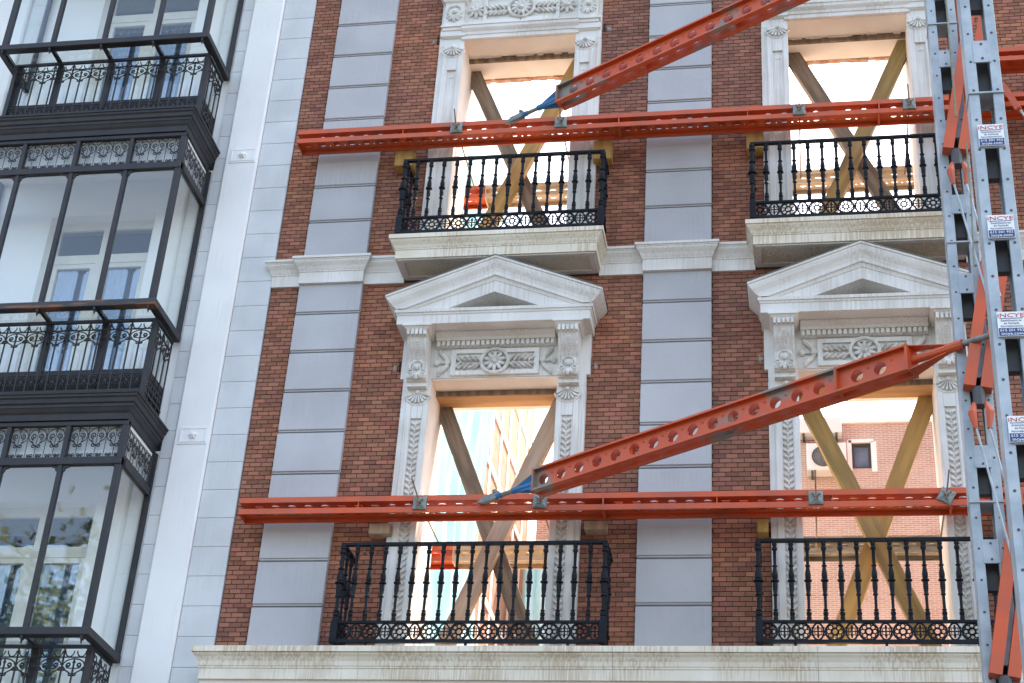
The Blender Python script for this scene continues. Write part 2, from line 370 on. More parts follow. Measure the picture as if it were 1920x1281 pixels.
# continuous cornice below the lower storey, in lengths with joints
prof = [(.40, 6.30), (.40, 6.395), (.408, 6.40), (.408, 6.412), (.415, 6.42), (.42, 6.46), (.44, 6.495), (.46, 6.515), (.46, 6.522), (.452, 6.524), (.452, 6.53), (.475, 6.532), (.475, 6.578)]
xsn = [-5.37, -3.9, -1.64, .1, 1.9, 3.3]
for i in range(5):
    g = G().mould(xsn[i]+(.0015 if i else 0), xsn[i+1]-.0015, prof, left=(i == 0), right=False)
    g.build('cornice_length', 'stained', fac)
G().box(-5.36, 3.3, -.37, -.02, 6.1, 6.302).build('cornice_bed', 'plaster', fac)
G().box(-5.36, 3.3, -.47, -.001, 6.579, 6.586).build('balcony_paving', 'stained', fac)

# carved work helpers ------------------------------------------------------
def shell(c, r, y, parent):       # fan of petals hanging from a boss
    g = G(); cx, cz = c
    for i in range(8):
        a = R(188+164*(i+.5)/8); h = R(164/16*.78)
        def P(rad, aa, yy): return (cx+math.cos(aa)*rad, yy, cz+math.sin(aa)*rad)
        pts = [(r*.2, -h), (r*.95, -h), (r*1.03, -h*.5), (r*1.06, 0), (r*1.03, h*.5), (r*.95, h), (r*.2, h)]
        o = [P(q, a+w, y+.012) for q, w in pts]; t_ = [P(q*.97, a+w*.82, y-.020) for q, w in pts]
        n = len(pts); g.add(o+t_, [(k, (k+1) % n, n+(k+1) % n, n+k) for k in range(n)]+[tuple(range(n, 2*n))])
    g.lathe((cx, y, cz), [(r*.24, .01), (r*.24, -.022), (r*.15, -.036), (0.001, -.04)], 12, 'y')
    pts = [(cx+math.cos(R(195+150*i/14))*r*1.2, y+.006, cz+math.sin(R(195+150*i/14))*r*1.2) for i in range(15)]
    g.tube(pts, .009, 5)
    return tag(g.build('shell_ornament', 'orn', parent, smooth=True), kind='stuff')
def leafchain(cx, z0, z1, y, parent):
    g = G(); z = z1-.03; k = 0
    while z > z0:
        for s in (-1, 1):
            g.blob((cx+s*.024, y-.002, z), (.036, .020, .0165), s*R(38), 6, 4)
            g.blob((cx+s*.036, y, z+.018), (.018, .012, .012), s*R(60), 6, 4)
        g.blob((cx, y-.004, z-.022), (.011, .013, .026), 0, 6, 4)
        z -= .062; k += 1
    return tag(g.build('leaf_chain', 'orn', parent, smooth=True), kind='stuff')
def wheel(cx, cz, r, y, g, petals=10):
    g.ring((cx, y-.012, cz), r, .018, 28, 6)
    for i in range(petals):
        a = 2*math.pi*(i+.5)/petals
        g.blob((cx+math.cos(a)*r*.52, y-.008, cz+math.sin(a)*r*.52), (r*.36, .018, r*.15), a, 8, 4)
    g.lathe((cx, y, cz), [(r*.24, .01), (r*.22, -.02), (r*.12, -.036), (.002, -.04)], 12, 'y')
def acanthus(cx, cz, y, g, s=1.):
    g.blob((cx, y-.02, cz+.01*s), (.022*s, .02, .024*s), 0, 8, 5)
    pts = [(cx+math.cos(R(t))*.062*s, y-.008, cz+.015*s+math.sin(R(t))*.062*s) for t in range(-30, 211, 16)]
    g.tube(pts, .011*s, 6)
    for sgn in (-1, 1):
        for q in range(4):
            a = R(-20-38*q)
            g.blob((cx+sgn*math.cos(a)*.046*s, y-.012, cz-.02*s+math.sin(a)*.05*s), (.030*s, .014, .012*s), sgn*a, 6, 4)
        g.ring((cx+sgn*.035*s, y-.012, cz-.045*s), .018*s, .007*s, 10, 5)
def bay_surround(c, lower):
    par = sub('window_surround', fac)
    if lower: z0, zt = 6.58, FL
    else: z0, zt = 10.985, FU
    w = .285; pan_top = 9.06 if lower else 13.44
    for s in (-1, 1):
        def X(u): return c+s*u                     # u measured from the axis
        g = G()
        top = 9.39 if lower else 13.80
        g.box(X(HW), X(HW+.28), -.060, .012, z0, top)                   # ground
        g.cbox(min(X(HW-.002), X(HW+.055)), max(X(HW-.002), X(HW+.055)), -.085, -.05, z0, top, .006)
        g.cbox(min(X(HW+.165), X(HW+.225)), max(X(HW+.165), X(HW+.225)), -.085, -.05, z0, top, .006)
        g.box(X(HW+.055), X(HW+.165), -.0847, -.05, pan_top, top)
        g.box(X(HW+.275), X(HW+.283), -.045, .012, z0, top)
        # thin fillets round the sunk panel
        g.box(X(HW+.055), X(HW+.063), -.072, -.055, z0, pan_top); g.box(X(HW+.157), X(HW+.165), -.072, -.055, z0, pan_top)
        g.build('jamb', 'trim', par)
        G().box(X(HW-.004), X(HW+.03), -.06, .602, z0, zt-.001).build('reveal', 'plaster', par)
        cxj = X(HW+.11)
        shell((cxj, pan_top+(.275 if lower else .31)), .112, -.088, par)
        if lower: leafchain(cxj, z0+.02, pan_top-.02, -.064, par)
        else: G().box(cxj-.028, cxj+.028, -.066, -.058, pan_top-.10, pan_top-.085).build('panel_fillet', 'trim', par)
    # head and soffit
    G().box(c-HW+.004, c+HW-.004, -.05, (.603 if lower else .24), zt, zt+.055).build('head_reveal', 'plaster', par)
    if lower:
        g = G(); g.box(c-.95, c+.95, -.062, .012, 9.515, 10.0)
        for s in (-1, 1): g.box(c+s*(HW-.0), c+s*(HW+.28), -.0625, .011, 9.39, 9.516)
        g.build('frieze', 'trim', par)
        g = G(); g.mould(c-.60, c+.60, [(.07, 9.838), (.10, 9.84), (.10, 9.90), (.135, 9.903), (.15, 9.93), (.19, 9.955), (.2, 9.97)], left=False, right=False)
        n = 24
        for i in range(n):
            x = c-.60+1.20*(i+.5)/n; g.cbox(x-.017, x+.017, -.135, -.095, 9.845, 9.897, .003)
        g.build('dentil_moulding', 'trim', par)
        g = G(); X0, X1, Z0, Z1 = c-.443, c+.443, 9.532, 9.822
        g.box(X0, X1, -.088, -.06, Z0, Z0+.045).box(X0, X1, -.088, -.06, Z1-.045, Z1).box(X0, X0+.05, -.0877, -.06, Z0+.045, Z1-.045).box(X1-.05, X1, -.0877, -.06, Z0+.045, Z1-.045)
        g.build('frieze_panel', 'trim', par)
        g = G(); wheel(c, 9.677, .135, -.085, g)
        for s in (-1, 1):
            for q in range(9):
                bx = c+s*(.155+.027*q)
                for t in (-1, 1): g.blob((bx, -.080, 9.677+t*(.03+.022*(q % 2))), (.044, .026, .0155), s*t*R(36+rnd.uniform(-16, 16)), 7, 4)
                if q % 2: g.blob((bx, -.082, 9.677+rnd.uniform(-.05, .05)), (.015, .018, .013), 0, 6, 4)
            # flanking finials
            fx = c+s*.475
            g.lathe((fx+s*.005, -.085, 9.677), [(.033, .02), (.033, -.012), (.022, -.022), (.002, -.02)], 12, 'y')
            for t in (-1, 1):
                pts = [(fx+s*.0, -.072, 9.677+t*.02), (fx+s*.025, -.078, 9.677+t*.06), (fx+s*.06, -.08, 9.677+t*.092), (fx+s*.085, -.078, 9.677+t*.118), (fx+s*.088, -.074, 9.677+t*.148)]
                g.tube(pts, [.020, .027, .026, .022, .016], 8)
            g.tube([(fx+s*.02, -.075, 9.677), (fx+s*.08, -.075, 9.677), (fx+s*.10, -.075, 9.677)], [.02, .014, .02], 7)
            g.blob((fx+s*.115, -.08, 9.677), (.032, .026, .034), 0, 9, 6)
        tag(g.build('carved_frieze', 'orn', par, smooth=True), kind='stuff')
        # consoles
        for s in (-1, 1):
            cx = c+s*.755
            pr = [(0, 9.975), (-.365, 9.975), (-.365, 9.955), (-.352, 9.95), (-.335, 9.925), (-.332, 9.92), (-.332, 9.855), (-.318, 9.85), (-.308, 9.835), (-.30, 9.80), (-.275, 9.745), (-.235, 9.69), (-.205, 9.63), (-.198, 9.57), (-.20, 9.51), (-.205, 9.475), (-.195, 9.45), (-.165, 9.44), (-.165, 9.432), (-.14, 9.432), (-.14, 9.40), (-.155, 9.395), (-.155, 9.378), (0, 9.37)]
            g = G(); g.prism([(u, w_) for u, w_ in pr], 'x', cx-.098, cx+.098)
            g.mould(cx-.11, cx+.11, [(.333, 9.925), (.345, 9.935), (.355, 9.95), (.37, 9.953), (.37, 9.974)])
            g.build('console', 'trim', par)
            g = G()
            for q in range(5):
                xx = cx-.084+.042*q; g.box(xx-.0135, xx+.0135, -.360, -.33, 9.858, 9.918)
            for e in (-.082, .082, -.04, .04):
                pts = [(cx+e, u-.003, w_) for u, w_ in pr[8:15]]; g.tube(pts, .009, 5)
            for q in range(13):
                t = q/12*5; i = min(int(t), 4); fr_ = t-i; u = pr[9+i][0]*(1-fr_)+pr[10+i][0]*fr_; w_ = pr[9+i][1]*(1-fr_)+pr[10+i][1]*fr_
                if w_ > 9.62: g.blob((cx, u-.006, w_), (.009, .009, .009), 0, 6, 4)
            acanthus(cx, 9.545, -.20, g, 1.15)
            for q in range(3): g.tube([(cx-.09, -.19+.012*q, 9.455-.006*q), (cx+.09, -.19+.012*q, 9.455-.006*q)], .008, 5)
            tag(g.build('carved_console_face', 'orn', par, smooth=True), kind='stuff')
        # pediment
        ped = G()
        ped.mould(c-.97, c+.97, [(.29, 9.905), (.30, 9.925), (.33, 9.95), (.335, 9.962), (.355, 9.963), (.355, 10.075), (.362, 10.078), (.368, 10.088), (.368, 10.10), (.38, 10.102), (.384, 10.135), (.36, 10.137)], pref=.355) if False else None
        ped.mould(c-.97, c+.97, [(.355, 9.975), (.355, 10.072), (.362, 10.076), (.366, 10.088), (.366, 10.098), (.378, 10.10), (.382, 10.132), (.36, 10.137)], pref=.355)
        ped.mould(c-.93, c+.93, [(.17, 9.90), (.20, 9.91), (.26, 9.955), (.27, 9.9755)], pref=.25) if False else None
        lines = [(10.705, 1.092, 10.275, 0), (10.705, 1.092, 10.275, -.44), (10.683, 1.092, 10.253, -.44), (10.678, 1.086, 10.25, -.425), (10.66, 1.078, 10.236, -.43), (10.625, 1.05, 10.205, -.418),
                 (10.58, 1.015, 10.168, -.392), (10.545, .975, 10.140, -.38), (10.537, .965, 10.1375, -.38), (10.535, .962, 10.1373, -.39), (10.505, .90, 10.1372, -.388), (10.50, .888, 10.1371, -.370),
                 (10.49, .86, 10.137, -.368), (10.455, .825, 10.137, -.362), (10.452, .82, 10.137, -.355), (10.327, .482, 10.137, -.353), (10.327, .482, 10.137, -.06), (10.137, .01, 10.136, -.055)]
        vs = []
        for a, h, b, y in lines: vs += [(c-h, y, b), (c, y, a), (c+h, y, b)]
        fs = []
        for i in range(len(lines)-1): fs += [(i*3, i*3+1, i*3+4, i*3+3), (i*3+1, i*3+2, i*3+5, i*3+4)]
        ped.add(vs, fs)
        sv = []                                     # returns at the two ends
        for a, h, b, y in lines[1:9]:
            sv += [(c-h, y, b), (c-h, 0, b), (c+h, y, b), (c+h, 0, b)]
        sf = []
        for i in range(7): sf += [(i*4, i*4+1, i*4+5, i*4+4), (i*4+2, i*4+3, i*4+7, i*4+6)]
        ped.add(sv, sf)
        for e in (-1, 1):
            ped.tube([(c+e*.16, -.075, 10.175), (c, -.075, 10.245)], .014, 4)
        po = ped.build('pediment', 'trim', par)
        G().box(c-.96, c+.96, -.353, -.01, 9.974, 9.979).build('pediment_soffit', 'trim', po)
        G().prism([(c-1.10, 10.277), (c, 10.7065), (c+1.10, 10.277), (c+1.10, 10.2815), (c, 10.712), (c-1.10, 10.2815)], 'y', -.448, 0).build('lead_flashing', 'galvdark', po)
    else:
        g = G(); g.box(c-.915, c+.915, -.062, .012, 13.90, 15.2)
        for s in (-1, 1): g.box(c+s*HW, c+s*(HW+.28), -.0625, .011, 13.79, 13.901)
        g.build('frieze', 'trim', par)
        g = G().mould(c-.665, c+.665, [(.068, 13.875), (.085, 13.877), (.085, 13.925), (.095, 13.93), (.10, 13.96), (.125, 13.99), (.13, 14.0), (.13, 14.035), (.14, 14.037), (.14, 14.055), (.07, 14.058)], left=False, right=False)
        g.build('head_moulding', 'trim', par)
        g = G(); X0, X1 = c-.435, c+.435
        g.box(X0, X1, -.088, -.06, 14.10, 14.145).box(X0, X0+.04, -.0877, -.06, 14.145, 14.46).box(X1-.04, X1, -.0877, -.06, 14.145, 14.46).box(X0, X1, -.088, -.06, 14.46, 14.5)
        g.build('frieze_panel', 'trim', par)
        g = G(); wheel(c, 14.29, .145, -.085, g, 12)
        for s in (-1, 1):
            for q in range(10):
                bx = c+s*(.16+.026*q)
                for t in (-1, 1): g.blob((bx, -.08, 14.28+t*(.03+.018*(q % 2))), (.046, .022, .016), s*t*R(40), 7, 4)
            for q in range(8):
                a = 2*math.pi*q/8; g.blob((c+s*.52+math.cos(a)*.06, -.08, 14.28+math.sin(a)*.055), (.05, .022, .022), a, 7, 4)
            g.blob((c+s*.52, -.09, 14.28), (.05, .03, .03), 0, 8, 5)
        tag(g.build('carved_frieze', 'orn', par, smooth=True), kind='stuff')
        G().bar((c-.005, -.092, 14.17), (c+.002, -.092, 14.06), .006, .006).build('iron_pin', 'rustrod', par)
        for s in (-1, 1):
            cx = c+s*.765
            g = G(); g.box(cx-.11, cx+.11, -.12, -.06, 14.06, 14.40); g.mould(cx-.112, cx+.112, [(.10, 13.99), (.112, 13.995), (.112, 14.03), (.13, 14.035), (.13, 14.058), (.1, 14.06)])
            g.mould(cx-.112, cx+.112, [(.12, 14.385), (.14, 14.40), (.15, 14.43), (.18, 14.45), (.18, 14.62)])
            g.mould(cx-.112, cx+.112, [(.07, 13.90), (.10, 13.92), (.10, 13.989)])
            g.build('console', 'trim', par)
            g = G(); acanthus(cx, 14.235, -.118, g, 1.35); tag(g.build('carved_console_face', 'orn', par, smooth=True), kind='stuff')
    return par
for c in (XL, XR): bay_surround(c, True); bay_surround(c, False)
# rough inner heads of the upper openings, seen from below
for c in (XL, XR):
    G().box(c-HW-.02, c+HW+.02, .245, .275, FU-.062, FU+.0).build('lintel_board', 'timber', fac)
    G().box(c-HW-.02, c+HW+.02, .275, .56, FU-.060, FU+.002).build('lintel_render', 'plaster', fac)
    g = G(); x = c-HW-.02
    while x < c+HW:
        w = rnd.uniform(.05, .12); g.box(x, min(x+w, c+HW), .562, .61+rnd.uniform(0, .02), FU-.06-rnd.uniform(0, .025), FU+.03); x += w
    tag(g.build('broken_brick_edge', 'rubble', fac), kind='stuff')
    g = G(); x = c-HW
    while x < c+HW-.03:                           # chipped plaster lip
        w = rnd.uniform(.02, .09)
        if rnd.random() < .6: g.box(x, x+w, .225, .246, FU-rnd.uniform(.004, .018), FU+.004)
        x += w
    tag(g.build('chipped_plaster', 'plaster', fac), kind='stuff')

# balcony railings -----------------------------------------------------------
BAL = [(0, .021), (.045, .021), (.05, .016), (.062, .016), (.07, .024), (.10, .024), (.115, .015), (.30, .0135), (.305, .023), (.315, .023), (.322, .0145), (.335, .0155), (.42, .0255), (.47, .0235), (.482, .016), (.492, .034), (.507, .034), (.517, .016), (.53, .023), (.60, .022), (.66, .0165), (.672, .022), (.685, .022), (.69, .0135), (.855, .0125), (.862, .02), (.875, .02), (.885, .014), (.90, .023), (.935, .021), (.945, .0145), (.955, .021), (1, .021)]
def baluster_mesh(h):   # BAL runs from the bottom to the top in reverse order of the photograph's list
    return G().lathe((0, 0, 0), [(r_, (1-t)*h) for t, r_ in BAL][::-1], 10).mesh('baluster', 'iron', smooth=True)
def rosette_mesh(r):
    g = G(); g.ring((0, 0, 0), r, .0105, 24, 5)
    for i in range(8):
        a = 2*math.pi*i/8; g.ring((math.cos(a)*r*.64, 0, math.sin(a)*r*.64), r*.25, .0058, 10, 4)
    g.ring((0, 0, 0), r*.33, .006, 12, 4)
    for e in (-1, 1):
        g.box(-.006, .006, -.004, .004, e*r, e*(r+.012)); g.box(e*r, e*(r+.012), -.004, .004, -.008, .008)
    return g.mesh('rosette', 'iron')
def oval_mesh(r):
    g = G(); g.ring((0, 0, 0), r, .009, 20, 5, sx=.62)
    g.tube([(0, 0, -r*.75), (0, 0, r*.75)], .0075, 5); g.tube([(-r*.55, 0, 0), (r*.55, 0, 0)], .006, 4)
    for e in (-1, 1):
        g.ring((e*r*.2, 0, 0), r*.42, .0035, 10, 4, sx=.5); g.blob((0, 0, e*r*.5), (.012, .008, .012), 0, 6, 4)
        g.box(e*r*.55-.006, e*r*.55+.006, -.006, .006, -r*.62, r*.62) if False else g.tube([(e*r*.62, 0, -r*.55), (e*r*.62, 0, r*.55)], .0065, 4)
        for t in (-1, 1): g.tube([(e*r*.35, 0, t*r*.42), (e*r*.78, 0, t*r*.42)], .0055, 4)
    return g.mesh('oval_cross', 'iron')
BM = {}
def railing(c0, c1, zb, zt, Y, n, label):
    par = sub('balcony_railing', fac); par['label'] = label
    zm = zb+.205; h = zt-.03-zm
    kb = round(h, 3)
    if kb not in BM: BM[kb] = baluster_mesh(h)
    if 'ro' not in BM: BM['ro'] = rosette_mesh(.078); BM['ov'] = oval_mesh(.075)
    G().box(c0-.02, c1+.02, Y-.022, Y+.022, zt-.03, zt-.008).box(c0-.012, c1+.012, Y-.013, Y+.013, zt-.008, zt).build('handrail', 'iron', par)
    for e in (c0, c1): G().box(e-.021, e+.021, Y+.022, -.02, zt-.029, zt-.007).build('side_handrail', 'iron', par)
    for nm, z0_, z1_, y_ in (('middle_rail', zm-.022, zm, .016), ('bottom_rail', zb, zb+.03, .018)):
        g = G().box(c0-.018, c1+.018, Y-y_, Y+y_, z0_, z1_)
        for e in (c0, c1): g.box(e-y_+.001, e+y_-.001, Y+y_, -.02, z0_+.001, z1_-.001)
        g.build(nm, 'iron', par)
    p = (c1-c0)/n
    for i in range(1, n): link('baluster', BM[kb], par, (c0+p*i, Y, zm-.001))
    for e in (c0, c1):
        g = G().lathe((e, Y, zm), [(r_*1.35, (1-t)*h) for t, r_ in BAL][::-1], 10); g.build('corner_post', 'iron', par, smooth=True)
        G().cbox(e-.032, e+.032, Y-.032, Y+.032, zb-.002, zm-.001, .004).build('post_base', 'iron', par)
        for k in range(1, 3): link('baluster', BM[kb], par, (e, Y*(1-k/3.), zm-.001))
        link('rosette', BM['ro'], par, (e, Y*.33, (zb+.03+zm-.022)/2), R(90)); link('rosette', BM['ro'], par, (e, Y*.72, (zb+.03+zm-.022)/2), R(90))
    zc_ = (zb+.03+zm-.022)/2
    for i in range(1, n+1):
        link('rosette' if i % 2 else 'oval_cross', BM['ro'] if i % 2 else BM['ov'], par, (c0+p*(i-.5) if n % 2 == 0 else c0+p*(i-.5), Y, zc_))
    for k in range(3):
        x = c0+.3+(c1-c0-.6)*k/2; G().box(x-.012, x+.012, Y-.01, Y+.01, zb-.042, zb+.001).build('foot', 'iron', par)
railing(-4.15, -1.735, 6.622, 7.585, -.435, 18, 'widest railing of the four, below the lower left window opening')
railing(-.385, 1.73, 6.622, 7.585, -.435, 15, 'railing at the lower right window opening, beside the grey steel tower')
railing(-3.99, -1.905, 11.025, 11.97, -.41, 15, 'railing at the upper left window opening, on its own short slab')
railing(-.385, 1.70, 11.025, 11.97, -.41, 15, 'railing at the upper right window opening, on its own short slab')
# small fixings and damage on the brick
for x, z in ((-3.93, 9.72), (-2.0, 9.70), (-3.90, 13.98), (-2.0, 14.02), (-.30, 9.72)):
    g = G(); g.box(x-.006, x+.006, -.012, .012, z-.09, z+.02)
    g.build('anchor_stub', 'iron', fac)
    g = G(); sx_ = 1 if -2.5 < x < -1 else -1
    poly = [(x+sx_*.05+math.cos(R(t))*rnd.uniform(.012, .034), z-.05+math.sin(R(t))*rnd.uniform(.02, .05)) for t in range(0, 360, 24)]
    g.prism(poly, 'y', -.003, .01); g.build('mortar_patch', 'patch', fac)
for x, z in ((-4.07, 7.72), (-4.05, 12.62)):
    g = G().tube([(x, 0, z-.06), (x, -.03, z-.05), (x, -.035, z)], .008, 6); g.ring((x, -.035, z+.018), .018, .006, 12, 5)
    g.build('wall_hook', 'rustrod', fac)

# ================================================================ left building
apt = empty('apartment_building', 'pale apartment building with dark iron glazed gallery, joined to the brick facade', 'building')
g = G()
g.box(-5.79, -5.415, .004, .4, 0, 19)
g.box(-6.30, -6.16, .004, .4, 0, 19); g.box(-16, -8.78, .004, .4, 0, 19)
g.build('wall', 'bstone', apt)
WZ = (4.5, 7.975, 11.45, 14.925)          # floors
def blocks(x0, x1, z0, zs):
    n = 0
    z = z0
    while z < 15.2:
        G().cbox(x0, x1, -.022, .005, z+.0035, z+zs, .0025).build('stone_block', 'bstone', apt); z += zs
blocks(-5.785, -5.415, 8.651-.3025*8, .3025); blocks(-6.295, -6.175, 8.392-.309*7, .309); blocks(-9.0, -8.80, 8.392-.309*7, .309)
for x0, x1 in ((-6.165, -5.79), (-9.45, -9.02)):
    g = G().cbox(x0, x1, -.06, .01, 0, 19, .018); g.build('white_pilaster', 'white', apt)
    for zc_ in (8.935, 12.41):
        p0, p1 = x0+.05, x1-.02
        g = G().cbox(p0, p1, -.068, -.06, zc_-.10, zc_+.10, .003)
        g.box(p0+.02, p1-.02, -.073, -.068, zc_-.078, zc_-.070).box(p0+.02, p1-.02, -.073, -.068, zc_+.07, zc_+.078).box(p0+.02, p0+.028, -.0735, -.068, zc_-.078, zc_+.078).box(p1-.028, p1-.02, -.0735, -.068, zc_-.078, zc_+.078)
        m_ = g.build('plaque', 'white', apt)
        g = G(); cx = (p0+p1)/2; g.lathe((cx, -.068, zc_), [(.036, 0), (.034, -.012), (.022, -.02), (.02, -.034), (.004, -.04)], 14, 'y')
        for q in range(6):
            a = 2*math.pi*q/6; g.blob((cx+math.cos(a)*.028, -.08, zc_+math.sin(a)*.028), (.018, .012, .012), a, 6, 4)
        g.build('rosette', 'white', m_, smooth=True)
# gallery: rooms behind it
GX0, GX1, GY = -8.79, -6.335, -.75
H0 = 3.475
def storey(k):
    """k=0: the storey whose ledge lies at 10.08"""
    dz = H0*k
    # back wall with its window opening
    zs, zt = 8.95+dz, 12.27+dz
    wx0, wx1, wt = -8.09, -6.87, 11.73+dz
    G().box(GX0-.02, wx0, .0, .3, zs, zt).box(wx1, GX1+.04, .0, .3, zs, zt).box(wx0, wx1, .0, .3, wt, zt).build('gallery_wall', 'room', apt)
    # window
    win = sub('window', apt)
    f = G(); y0, y1 = .14, .20
    f.box(wx0, wx0+.075, y0, y1, zs, wt).box(wx1-.075, wx1, y0, y1, zs, wt).box(wx0+.075, wx1-.075, y0, y1, wt-.10, wt)
    f.box(wx0+.075, wx1-.075, y0-.004, y1, 11.19+dz, 11.30+dz)
    mc = (wx0+wx1)/2; f.box(mc-.055, mc+.055, y0-.003, y1, zs, 11.19+dz); f.box(mc-.03, mc+.03, y0+.002, y1, 11.30+dz, wt-.10)
    for a, b in ((wx0+.075, mc-.055), (mc+.055, wx1-.075)):
        f.box(a, a+.045, y0+.006, y1-.002, zs, 11.19+dz).box(b-.045, b, y0+.006, y1-.002, zs, 11.19+dz).box(a+.045, b-.045, y0+.006, y1-.002, 11.135+dz, 11.19+dz)
        f.box(a+.045, b-.045, y0+.006, y1-.002, 9.55+dz, 9.66+dz); f.box(a+.045, b-.045, y0+.012, y1-.006, zs, 9.55+dz)
    f.build('window_frame', 'frame', win)
    for a, b, c_, d in ((wx0+.075, mc-.03, 11.30, 11.63), (mc+.03, wx1-.075, 11.30, 11.63), (wx0+.12, mc-.10, 9.66, 11.135), (mc+.10, wx1-.12, 9.66, 11.135)):
        G().box(a, b, .172, .176, c_+dz, d+dz).build('window_pane', 'winglass', win)
    cu = G(); n = 60; vs = []; fs = []
    for i in range(n+1):
        x = wx0+(wx1-wx0)*i/n; y = .27+.02*math.sin(i*1.9)+.008*math.sin(i*.7); vs += [(x, y, zs), (x, y, 11.18+dz)]
    for i in range(n): fs.append((2*i, 2*i+2, 2*i+3, 2*i+1))
    cu.add(vs, fs).build('curtain', 'curtain', win)
    G().box(GX0-.02, GX1+.04, 3.0, 3.1, zs, zt).box(GX0-.02, GX0, .3, 3.0, zs, zt).box(GX1+.02, GX1+.04, .3, 3.0, zs, zt).box(GX0, GX1, .3, 3.0, zt-.1, zt).box(GX0, GX1, .3, 3.0, zs-.05, zs).build('room_shell', 'dark', apt)
    # floor band / cornice
    G().mould(GX0+.0, GX1, [(.745, 12.225+dz), (.78, 12.228+dz), (.785, 12.29+dz), (.80, 12.31+dz), (.815, 12.345+dz), (.822, 12.35+dz), (.822, 12.38+dz), (.838, 12.39+dz), (.845, 12.43+dz), (.86, 12.445+dz), (.862, 12.47+dz), (.872, 12.472+dz), (.876, 12.495+dz), (.86, 12.50+dz)], pref=.79, yb=-.021).build('gallery_cornice', 'galiron', apt)
    G().box(GX0+.03, GX1-.03, -.70, -.0, 12.19+dz, 12.224+dz).build('gallery_ceiling', 'room', apt)
    # frame
    fr_ = sub('gallery_frame', apt)
    def beam(nm, x0, x1, y0, y1, z0, z1, mat='galiron'): return G().cbox(x0, x1, y0, y1, z0, z1, .005).build(nm, mat, fr_)
    pw = .046
    mx = [GX1-.0-.613*i for i in range(5)]
    for i, x in enumerate(mx):
        w = pw if 0 < i < 4 else .055
        x0, x1 = (x-w/2, x+w/2) if 0 < i < 4 else ((x-w-.01, x) if i == 0 else (x, x+w+.01))
        beam('mullion', x0, x1, GY-.012, GY+.045, 10.12+dz, 12.225+dz)
    beam('transom', GX0, GX1, GY-.022, GY+.035, 11.755+dz, 11.835+dz); beam('frieze_rail', GX0, GX1, GY-.016, GY+.03, 12.175+dz, 12.222+dz)
    lm = 'rusty' if k == 0 else 'galiron'
    beam('ledge', GX0-.03, GX1+.03, GY-.04, GY+.05, 10.045+dz, 10.118+dz, lm)
    for xx in (GX1-.035, GX0-.03):
        G().box(xx, xx+.065, GY+.05, -.022, 10.046+dz, 10.117+dz).build('ledge', 'galiron', fr_)
        G().box(xx+.01, xx+.055, GY+.045, -.05, 11.756+dz, 11.834+dz).build('transom', 'galiron', fr_)
        G().box(xx+.005, xx+.06, -.052, -.022, 10.12+dz, 12.22+dz).build('mullion', 'galiron', fr_)
    # small corner gussets at the head of every light
    g = G()
    for i in range(4):
        a, b = mx[i+1]+pw/2+.006, mx[i]-pw/2-.006
        for e, s in ((a, 1), (b, -1)):
            g.prism([(e, 11.756+dz), (e+s*.06, 11.756+dz), (e+s*.055, 11.738+dz), (e+s*.022, 11.728+dz), (e+s*.016, 11.70+dz), (e, 11.69+dz)], 'y', GY+.0, GY+.02)
    tag(g.build('corner_gusset', 'galiron', fr_), kind='stuff')
    # panes
    for i in range(4):
        G().box(mx[i+1]+.02, mx[i]-.02, GY+.012, GY+.016, 10.118+dz, 11.757+dz).build('glass_pane', 'glass', fr_)
    for xx in (GX1-.012, GX0+.008): G().box(xx, xx+.004, GY+.04, -.05, 10.118+dz, 11.757+dz).build('glass_pane', 'glass', fr_)
    G().box(GX0+.03, GX1-.04, GY+.05, -.48, 10.05+dz, 10.054+dz).build('glass_pane', 'glass', fr_)
    # struts from the ledge back to the railing head
    for i, x in enumerate(mx):
        xx = x if 0 < i < 4 else (x-.04 if i == 0 else x+.04)
        G().box(xx-.02, xx+.02, GY+.05, -.47, 10.05+dz, 10.085+dz).build('strut', 'galiron', fr_)
        g = G().box(xx-.012, xx+.012, GY-.03, GY+.02, 10.01+dz, 10.045+dz); g.prism([(xx-.010, 10.01+dz), (xx+.010, 10.01+dz), (xx, 9.965+dz)], 'y', GY-.02, GY+.0); g.build('pendant', 'galiron', fr_)
    # frieze: pale backing and scroll grilles
    G().box(GX0+.03, GX1-.03, GY+.055, GY+.06, 11.83+dz, 12.18+dz).box(GX1-.05, GX1-.045, GY+.06, -.03, 11.83+dz, 12.18+dz).build('frieze_backing', 'frost', fr_)
    gr = sub('frieze_grille', apt)
    for i in range(4):
        a = mx[i+1]+pw/2; w = (.613-pw)/3
        for q in range(3): link('scroll_motif', SCR, gr, (a+w*(q+.5), GY+.01, 11.84+dz))
    for q in range(4): link('scroll_motif', SCR, gr, (GX1-.015, GY+.10+.165*q, 11.84+dz), R(90))
    # lower glazing and railing (set back)
    lg = sub('lower_glazing', apt); LX0, LX1, LY = GX0+.10, GX1-.05, -.43
    for i in range(5):
        x = mx[i] if 0 < i < 4 else (LX1-.03 if i == 0 else LX0+.03)
        G().box(x-.033, x+.033, LY-.03, LY+.02, 9.05+dz, 10.05+dz).build('mullion', 'galiron', lg)
    G().box(LX0, LX1, LY-.018, LY+.008, 9.03+dz, 9.50+dz).box(LX1-.03, LX1-.01, LY+.02, -.02, 9.03+dz, 9.50+dz).build('base_panel', 'galiron', lg)
    G().box(LX0, LX1, LY-.006, LY-.002, 9.50+dz, 10.045+dz).box(LX1-.022, LX1-.018, LY+.02, -.03, 9.50+dz, 10.045+dz).build('glass_pane', 'glass', lg)
    ra = sub('gallery_railing', apt); RY = -.50
    n = 10; w = (LX1-.03-(LX0+.03))/n
    for q in range(n): link('scroll_panel', RAILP, ra, (LX0+.03+w*(q+.5), RY, 9.03+dz))
